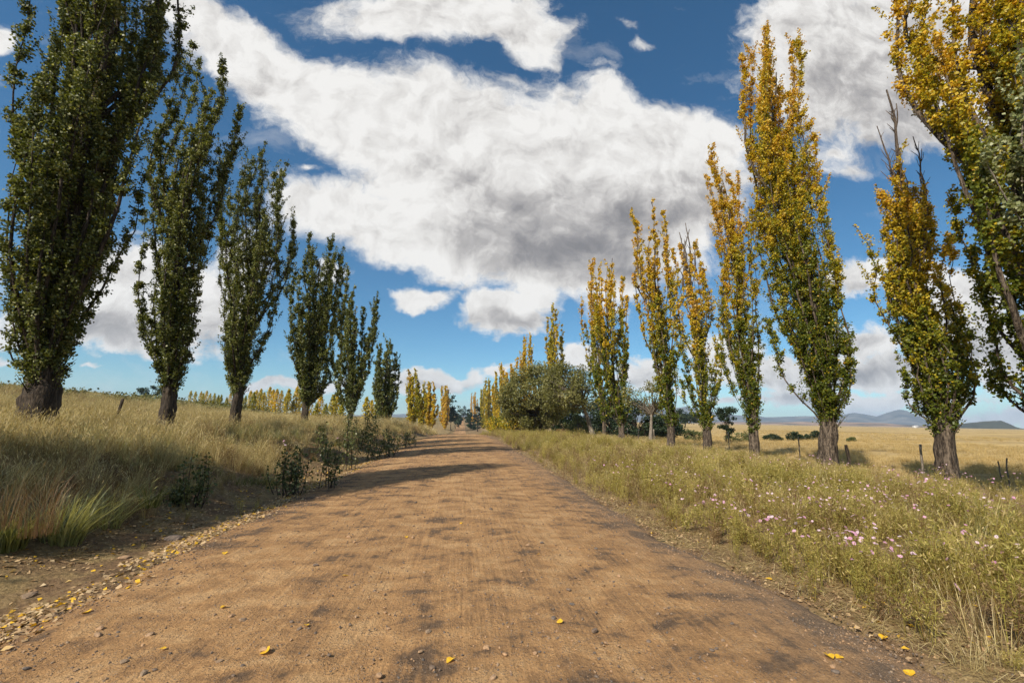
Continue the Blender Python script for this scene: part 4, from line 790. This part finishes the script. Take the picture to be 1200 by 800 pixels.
import bmesh
def rock_mesh(name, seed, mat, sub=2, flat=.6):
    rg = np.random.default_rng(seed); bm = bmesh.new(); bmesh.ops.create_icosphere(bm, subdivisions=sub, radius=.5)
    pl = [(unit(rg.normal(size=3)), .27+.18*rg.random()) for _ in range(9)]
    for v in bm.verts:
        p = np.array(v.co)
        for nrm, d in pl:
            q = p@nrm
            if q > d: p = p-nrm*(q-d)
        p = p+rg.normal(size=3)*.012; v.co = Vector((p[0]*1.15, p[1]*.85, p[2]*flat))
    me = bpy.data.meshes.new(name); bm.to_mesh(me); bm.free(); me.materials.append(mat); return me
def stone_mat(name, col):
    m, nt, out = newmat(name); co = objco(nt); oi = nt.nodes.new('ShaderNodeObjectInfo')
    n1 = noise(nt, co, 4, 5, .6); c = ramp(nt, n1, [(.3, tuple(x*.6 for x in col)), (.7, tuple(x*1.3 for x in col))])
    c = mixc(nt, oi.outputs['Random'], c, mixc(nt, 1., c, (1.5, 1.25, 1.0), 'MULTIPLY'))
    p = nt.nodes.new('ShaderNodeBsdfPrincipled'); nt.links.new(c, p.inputs['Base Color']); p.inputs['Roughness'].default_value = .85
    b = nt.nodes.new('ShaderNodeBump'); b.inputs['Strength'].default_value = .5; nt.links.new(n1, b.inputs['Height']); nt.links.new(b.outputs[0], p.inputs['Normal']); nt.links.new(p.outputs[0], out.inputs[0]); return m
M['stone'] = stone_mat('grey_stone', (.13, .105, .085)); M['stone_tan'] = stone_mat('tan_stone', (.27, .19, .12))
rocks = [rock_mesh('stone', 400+k, M['stone' if k % 2 else 'stone_tan']) for k in range(8)]
def on_road(u, v):
    d = ray(u, v); t = -EYE/d[2]; p = d*t; z = 0
    for _ in range(5):
        z = float(max(terr(p[0], p[1]), road_z(p[0], p[1]))); t = (z-EYE)/d[2]; p = d*t
    return p[0], p[1], z
ks = 0
for k in range(330):
    u = rl.uniform(20, 1100); v = 575+rl.random()**.7*222; x, y, z = on_road(u, v)
    if not (-3.5 < x < 3.4) : continue
    s = (.012+.034*rl.random()**3)*(1+.10*y)
    if ks >= 210: break
    o = obj('stone', rocks[rl.integers(8)], loc=(x, y, z+s*.10)); o.scale = (s, s, s); o.rotation_euler = (rl.normal()*.2, rl.normal()*.2, rl.random()*6.28)
    tag(o, 'small angular stone lying loose on the dirt road', 'stone', 'loose stones on the dirt road'); ks += 1
for (u, v, s, mt, lab) in [(203, 633, .26, 1, 'reddish brown rock at the end of the leaf drift left of the road'), (309, 762, .075, 0, 'dark stone right of the heart shaped yellow leaf'), (147, 655, .16, 0, 'pale flat stone in the leaf drift on the left'), (33, 700, .15, 0, 'tan stone at the lower left edge of the road'), (702, 514, .55, 0, 'pale boulder in the grass at the foot of the thin poplar'), (754, 514, .5, 0, 'pale boulder beside the small slanting tree'), (660, 510, .5, 0, 'pale rock under the rust orange bush')]:
    x, y, z = on_road(u, v); o = obj('rock', rocks[mt], loc=(x, y, z+s*.12)); o.scale = (s, s*.8, s*.8); o.rotation_euler = (0, 0, rl.random()*6); tag(o, lab, 'rock')
# loose gravel
gv = [bpy.data.objects.new('pebble_%s' % 'abcd'[k], rock_mesh('pebble', 450+k, M['stone' if k % 2 else 'stone_tan'], 1, .7)) for k in range(4)]
n = 52000; y = 2+rl.random(n)**2.3*26; e_ = rl.random(n); x = np.where(e_ < .45, rl.uniform(-3.7, 3.2, n), np.where(e_ < .8, 2.85+flare(y)+rl.normal(size=n)*.45, -3.5+rl.normal(size=n)*.35))
cl = fbm(x*2, y*2, 91, 3); k_ = rl.random(n) < np.clip(3*cl-.95, .07, 1); x, y = x[k_], y[k_]; n = len(x)
s = (.006+.019*rl.random(n)**3.2)*(1+.05*y)
scatter('gravel', gv, np.stack([x, y, np.maximum(terr(x, y), road_z(x, y))+s*.15], -1), s, rl.integers(0, 4, n), tilt=.4, label='fine loose gravel and grit over the dirt road', cat='gravel', seed=6)
# yellow leaves lying on the road: heart-shaped blade and a stalk
def leaf_mesh(name, seed):
    rg = np.random.default_rng(seed); pts = [(0, 0), (.26, -.10), (.46, .06), (.50, .30), (.36, .58), (.16, .82), (0, 1.0), (-.16, .82), (-.36, .58), (-.50, .30), (-.46, .06), (-.26, -.10)]
    curl = .25+.4*rg.random(); V = [(0, .35, 0)]+[(p[0], p[1]-.0, curl*(abs(p[0])**1.4)*.8+.12*(p[1]-.35)**2+rg.normal()*.02) for p in pts]
    bm = bmesh.new(); vs = [bm.verts.new(v) for v in V]
    for k in range(12): bm.faces.new((vs[0], vs[1+k], vs[1+(k+1) % 12]))
    st = [bm.verts.new(v) for v in ((-.012, -.45, .03), (.012, -.45, .03), (.012, 0, .01), (-.012, 0, .01))]; bm.faces.new(st)
    me = bpy.data.meshes.new(name); bm.to_mesh(me); bm.free(); me.materials.append(M['leaf_yellow'])
    at = me.attributes.new('tone', 'FLOAT', 'FACE'); at.data.foreach_set('value', rg.random(len(me.polygons)).astype(np.float32)); return me
lm = [leaf_mesh('poplar_leaf', 500+k) for k in range(5)]
LV = [(310, 764, .085, 'heart shaped yellow leaf standing out on the lower left of the road'), (530, 773, .075, 'yellow leaf at the bottom middle of the road'), (656, 731, .065, 'yellow leaf right of the road centre in the foreground'), (264, 711, .07, 'tan yellow leaf on the left part of the road'), (190, 762, .05, 'small yellow leaf low on the left side of the road'), (103, 718, .085, 'large yellow leaf at the inner edge of the left leaf drift'),
      (970, 768, .09, 'yellow leaf at the right foreground edge of the road'), (985, 770, .07, 'slim yellow leaf just beside the one at the right edge'), (1070, 792, .085, 'broad yellow leaf at the bottom right edge of the road'), (402, 675, .07, 'yellow leaf with curled edge left of the wheel track'), (476, 629, .06, None), (541, 613, .06, None), (554, 613, .05, None), (631, 650, .05, None), (507, 598, .05, None), (359, 733, .05, None), (264, 648, .08, None), (957, 703, .085, 'bright yellow leaf where the road meets the right verge'), (1036, 746, .08, 'bright yellow leaf under the weeds of the right verge'), (1068, 735, .085, 'yellow leaf standing upright in the right verge'), (1108, 738, .085, 'cupped yellow leaf on bare earth of the right verge'), (1150, 700, .075, None), (1085, 700, .075, None), (905, 680, .09, None)]
for k, (u, v, s, lab) in enumerate(LV):
    x, y, z = on_road(u, v); o = obj('fallen_leaf', lm[k % 5], loc=(x, y, z+.012)); o.scale = (s*.85, s*.85, s*.85); o.rotation_euler = (rl.normal()*.2, rl.normal()*.2, rl.random()*6.28)
    tag(o, lab or 'small yellow poplar leaf lying on the dirt', 'leaf', 'yellow leaves lying on the road')

# ------------------------------------------------------------------ cosmos flowers
M['petal'] = foliage_mat('petal_pink', [(0, (.62, .26, .46)), (.5, (.82, .50, .68)), (1, (.90, .74, .82))], .6, .35, .2, .9)
M['petal_c'] = plain_mat('flower_centre', (.62, .36, .03))
def blossom_mesh():
    V = []; F = []; T = []; n = 0
    for k in range(8):
        t = k*math.pi/4; d = np.array([math.cos(t), math.sin(t), 0]); p = np.array([-math.sin(t), math.cos(t), 0])
        V += [d*.12, d*.6+p*.26+[0, 0, .05], d*1.0+p*.2+[0, 0, .10], d*1.05+[0, 0, .09], d*1.0-p*.2+[0, 0, .10], d*.6-p*.26+[0, 0, .05]]; F += [[n, n+1, n+2, n+3], [n, n+3, n+4, n+5]]; T += [.4+.1*(k % 3), .45+.1*(k % 3)]; n += 6
    return mesh_np('blossom', np.array(V), np.array(F), M['petal'], T)
bl = blossom_mesh(); bmc = bmesh.new(); bmesh.ops.create_icosphere(bmc, subdivisions=1, radius=.19); cme = bpy.data.meshes.new('flower_centre'); bmc.to_mesh(cme); bmc.free(); cme.materials.append(M['petal_c'])
stm = []
for k in range(4):
    w_ = weed('stem', 6, .5, M['weed'], rgg, (.52, .15), .08); stm.append(w_.data)
fl = 0
def cosmos(x, y, hs, nb, lab=None, size=.027):
    z = gz(x, y); r_ = empty('cosmos_plant', (x, y, z), rl.random()*6.28)
    s_ = obj('stem', stm[rl.integers(4)], r_); sc = hs/.5; s_.scale = (sc, sc, sc)
    for q in range(nb):
        off = rl.normal(size=2)*.10*sc; hh = hs*(.85+.3*rl.random())
        # flower stalk up to the blossom
        b_ = obj('blossom', bl, r_, (off[0], off[1], hh)); s2 = size*(.75+.5*rl.random()); b_.scale = (s2, s2, s2); b_.rotation_euler = (rl.normal()*.5-.1, rl.normal()*.5-.2, rl.random()*6.28)
        if y < 9: c_ = obj('flower_centre', cme, b_); c_.scale = (1, 1, .5)
        ac = Acc(); ac.tube(np.array([[off[0]*.2, off[1]*.2, hh*.2], [off[0]*.7, off[1]*.7, hh*.7], [off[0], off[1], hh-.003]]), np.array([.0025, .002, .0018]), 4, .3); obj('flower_stalk', ac.build('flower_stalk', M['weed']), r_)
    tag(r_, lab or 'pink cosmos plant in flower among the right verge weeds', 'flower', 'pink cosmos flowers in the right verge')
for (u, v, lab) in [(1122, 690, 'mauve cosmos flower close to the camera on bare verge earth'), (1195, 672, 'cosmos with two mauve flowers cut by the right edge of the frame')]:
    x, y, z = on_road(u, v+26); cosmos(x, y, .22, 1 if u < 1190 else 2, lab, .032)
k = 0
while k < 285:
    u = rl.uniform(690, 1215); v = 545+rl.random()**.95*165; x, y, z = on_road(u, v)
    if x < 4.0 or y > 30 or x > 13.5: continue
    if fbm(x*.5, y*.35, 97, 2) < .40+.10*(u < 900)-.06*(u > 1000): continue
    cosmos(x, y, .42+.22*rl.random(), rl.integers(2, 5), size=.0175*(1+.018*y)); k += 1
for k in range(8):
    y = rl.uniform(16, 34); cosmos(-5.6-rl.random()*.8, y, .45, 2, 'pale cosmos plant flowering at the left edge of the road', size=.035)

# ------------------------------------------------------------------ saplings and grass tussocks on the left
def sapling(u, v, hpx, wpx, lab, seed, ns=9, mat='leaf_shrub', lsz=.058):
    x, y, z = on_road(u, v); rg = np.random.default_rng(seed); k = y/FPX*1.15; H = hpx*k*.9; w = wpx*k*.9; root = empty('sapling', (x, y, z)); tag(root, lab, 'shrub', 'leafy saplings along the left edge of the road')
    ac = Acc(); C = []
    for q in range(ns):
        hh = H*(.35+.65*rg.random()); a = rg.random()*6.28; r0 = w*rg.random()*1.1; s = np.linspace(0, 1, 7)[:, None]; e = np.array([math.cos(a)*r0, math.sin(a)*r0, hh])
        bo = np.append(rg.normal(size=2)*w*.38, 0); P = bo+e*s*np.array([.55, .55, 1])+np.array([math.cos(a), math.sin(a), 0])*.06*np.sin(s*3)+np.cumsum(rg.normal(size=(7, 3))*.01, 0); ac.tube(P, np.array([.010, .009, .008, .007, .006, .005, .003])*1.1, 4)
        n = int(36*hh/.8*(.5+rg.random())); t = .15+.85*rg.random(n)**.8; C.append(np.stack([np.interp(t, s[:, 0], P[:, j]) for j in range(3)], -1)+rg.normal(size=(n, 3))*np.array([.06, .06, .04])*(H/.9)**.5)
    C = np.concatenate(C); V, F = leaves(C, lsz*(1+.02*y), rg, width=.36); obj('stem', ac.build('stem', M['bark_dark']), root)
    tn = .35+rg.normal(size=len(C))*.2; tn = np.where(rg.random(len(C)) < .16, .95, tn); obj('foliage', mesh_np('foliage', V, F, M[mat], np.clip(tn, 0, 1)), root)
for k, a in enumerate([(343, 580, 54, 24, 'dense leafy sapling thicket at the left road edge before the shadows', 20), (386, 572, 58, 12, 'slim leafy sapling just behind the dense sapling thicket', 8), (228, 598, 62, 14, 'dark sapling in the shaded grass left of the road', 9), (205, 602, 44, 9, 'short dark sapling beside the taller shaded one', 6), (405, 552, 80, 9, 'tall thin sapling with pale leaves beside the road', 7), (424, 530, 60, 18, 'bushy sapling in front of the sixth dark poplar', 14), (455, 535, 30, 14, 'low round shrub at the left road edge past the shadows', 14), (438, 538, 28, 14, 'low grey green shrub beside the round one', 12), (372, 535, 45, 10, 'small sapling deeper in the grass behind the thicket', 6), (478, 524, 20, 12, 'small low shrub where the left bank narrows', 10)]):
    sapling(*a[:5], 600+k, ns=a[5])
def tussock(u, v, h, nb, lab, seed, mat='grass_green', lean=.85, spread=.16, tone=(.78, .18), wd=.013):
    x, y, z = on_road(u, v); rg = np.random.default_rng(seed); t = tuft('blades', nb, h, spread, wd, lean, M[mat], rg, .04, tone, .35, .55); me = t.data; bpy.data.objects.remove(t)
    o = obj('grass_tussock', me, loc=(x, y, z)); tag(o, lab, 'grass tuft', 'arching grass tussocks at the foot of the left bank'); return o
tussock(70, 646, .85, 330, 'big bright green grass tussock leaning over the leaf drift', 701, spread=.2)
tussock(118, 628, .72, 220, 'yellowish green tussock just right of the big bright one', 702, tone=(.72, .18), spread=.2)
tussock(8, 642, .5, 300, 'green tussock cut by the left frame edge', 703, tone=(.45, .2))
tussock(45, 624, .7, 130, 'rust brown seeding grass clump behind the big green tussock', 704, mat='weed_red', lean=.4, tone=(.5, .2), wd=.003)
tussock(4, 616, .6, 110, 'rust brown grass clump at the left frame edge', 705, mat='weed_red', lean=.4, tone=(.5, .2), wd=.003)
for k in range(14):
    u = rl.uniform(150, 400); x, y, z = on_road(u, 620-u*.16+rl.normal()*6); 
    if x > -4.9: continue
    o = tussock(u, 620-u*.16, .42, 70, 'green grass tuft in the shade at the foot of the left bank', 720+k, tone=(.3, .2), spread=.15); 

# ------------------------------------------------------------------ fence posts
def post(x, y, h, tilt=0, r=.05, lab='', wood='wood_dead'):
    ac = Acc(); n = 7; s = np.linspace(0, 1, n); P = np.stack([s*tilt*h+rl.normal(size=n)*.008, rl.normal(size=n)*.008, -.2+s*(h+.2)], -1); ac.tube(P, r*(1+.15*rl.normal(size=n)*.4), 6, knob=.25)
    o = obj('fence_post', ac.build('fence_post', M[wood]), loc=(x, y, gz(x, y))); tag(o, lab, 'post', 'old wooden fence posts'); return o
for (u, X, h, tl, r, lab, wd) in [(1075, 15.2, 1.15, 0, .035, 'thin pale fence post left of the spiked poplar', 'bark_pale'), (992, 15.8, 1.0, -.1, .06, 'dark fence post right of the tallest poplar trunk', 'bark_dark'), (934, 17, 1.2, .03, .03, 'thin pale post between the tallest and the slender poplar', 'bark_pale'), (853, 17, 1.25, 0, .03, 'thin pale post beyond the sparse poplar', 'bark_pale'), (1163, 16, .75, 0, .018, 'short leaning post near the right frame edge', 'bark_pale'), (1170, 16.1, .85, .1, .018, 'short upright post near the right frame edge', 'bark_pale'),
                              (131, -17, 1.35, .22, .055, 'dark leaning fence post left between the first two dark poplars', 'bark_dark'), (748, 17, 1.2, 0, .05, 'pale post beside the small slanting tree', 'bark_pale'), (766, 18, 1.2, 0, .05, 'pale post at the dark evergreens', 'bark_pale'), (735, 17, 1.2, 0, .05, 'post behind the two trunked poplar', 'bark_pale')]:
    d = ray(u, 500); y = d[1]/d[0]*X; post(X, y, h, tl, r, lab, wd)
# white farm building, far off at the foot of the dark hill
p = pt(1073, 501.5, 900); hx = empty('farm_building', (p[0], p[1], gz(p[0], p[1]))); tag(hx, 'tiny white farm building far off below the dark hill', 'building')
def boxq(c, s):
    V = np.array([[x, y, z] for z in (-.5, .5) for x, y in ((-.5, -.5), (.5, -.5), (.5, .5), (-.5, .5))])*np.array(s)+np.array(c)
    return V, np.array([[0, 3, 2, 1], [4, 5, 6, 7], [0, 1, 5, 4], [1, 2, 6, 5], [2, 3, 7, 6], [3, 0, 4, 7]])
M['white'] = plain_mat('white_paint', (.75, .73, .7), var=.08); M['roof'] = plain_mat('tin_roof', (.35, .33, .32))
obj('wall', mesh_np('wall', *boxq((0, 0, 2), (9, 7, 4)), M['white']), hx)
V = np.array([[-5, -4, 4.02], [5, -4, 4.02], [5, 4, 4.02], [-5, 4, 4.02], [-5, 0, 6], [5, 0, 6]]); obj('roof', mesh_np('roof', V, np.array([[0, 1, 5, 4], [2, 3, 4, 5], [0, 4, 3, 0], [1, 2, 5, 1]])[:2], M['roof']), hx)
for dx in (-2.5, 0, 2.5): obj('window', mesh_np('window', *boxq((dx, -3.52, 2.2), (1.1, .08, 1.2)), M['bark_dark']), hx)

# ------------------------------------------------------------------ air
HAZE = True
if HAZE:
    V, F = boxq((0, 3800, 117), (17000, 9000, 270))
    m, nt, out = newmat('haze_air'); v = nt.nodes.new('ShaderNodeVolumePrincipled'); v.inputs['Color'].default_value = (.60, .78, 1, 1); v.inputs['Density'].default_value = .00012; v.inputs['Anisotropy'].default_value = 0
    nt.links.new(v.outputs[0], out.inputs['Volume'])
    h = obj('haze', mesh_np('haze', V, F, m)); tag(h, 'thin blue air between the road and the far mountains', kind='stuff')

# ------------------------------------------------------------------ render settings
scene.view_settings.view_transform = 'Standard'; scene.view_settings.look = 'None'; scene.view_settings.exposure = .28; scene.view_settings.gamma = 1
scene.render.engine = 'CYCLES'; c = scene.cycles; c.use_denoising = True; c.use_adaptive_sampling = True; c.adaptive_threshold = .02
c.max_bounces = 5; c.diffuse_bounces = 2; c.glossy_bounces = 2; c.transmission_bounces = 3; c.transparent_max_bounces = 4; c.volume_bounces = 0; c.caustics_reflective = False; c.caustics_refractive = False
scene.render.film_transparent = False
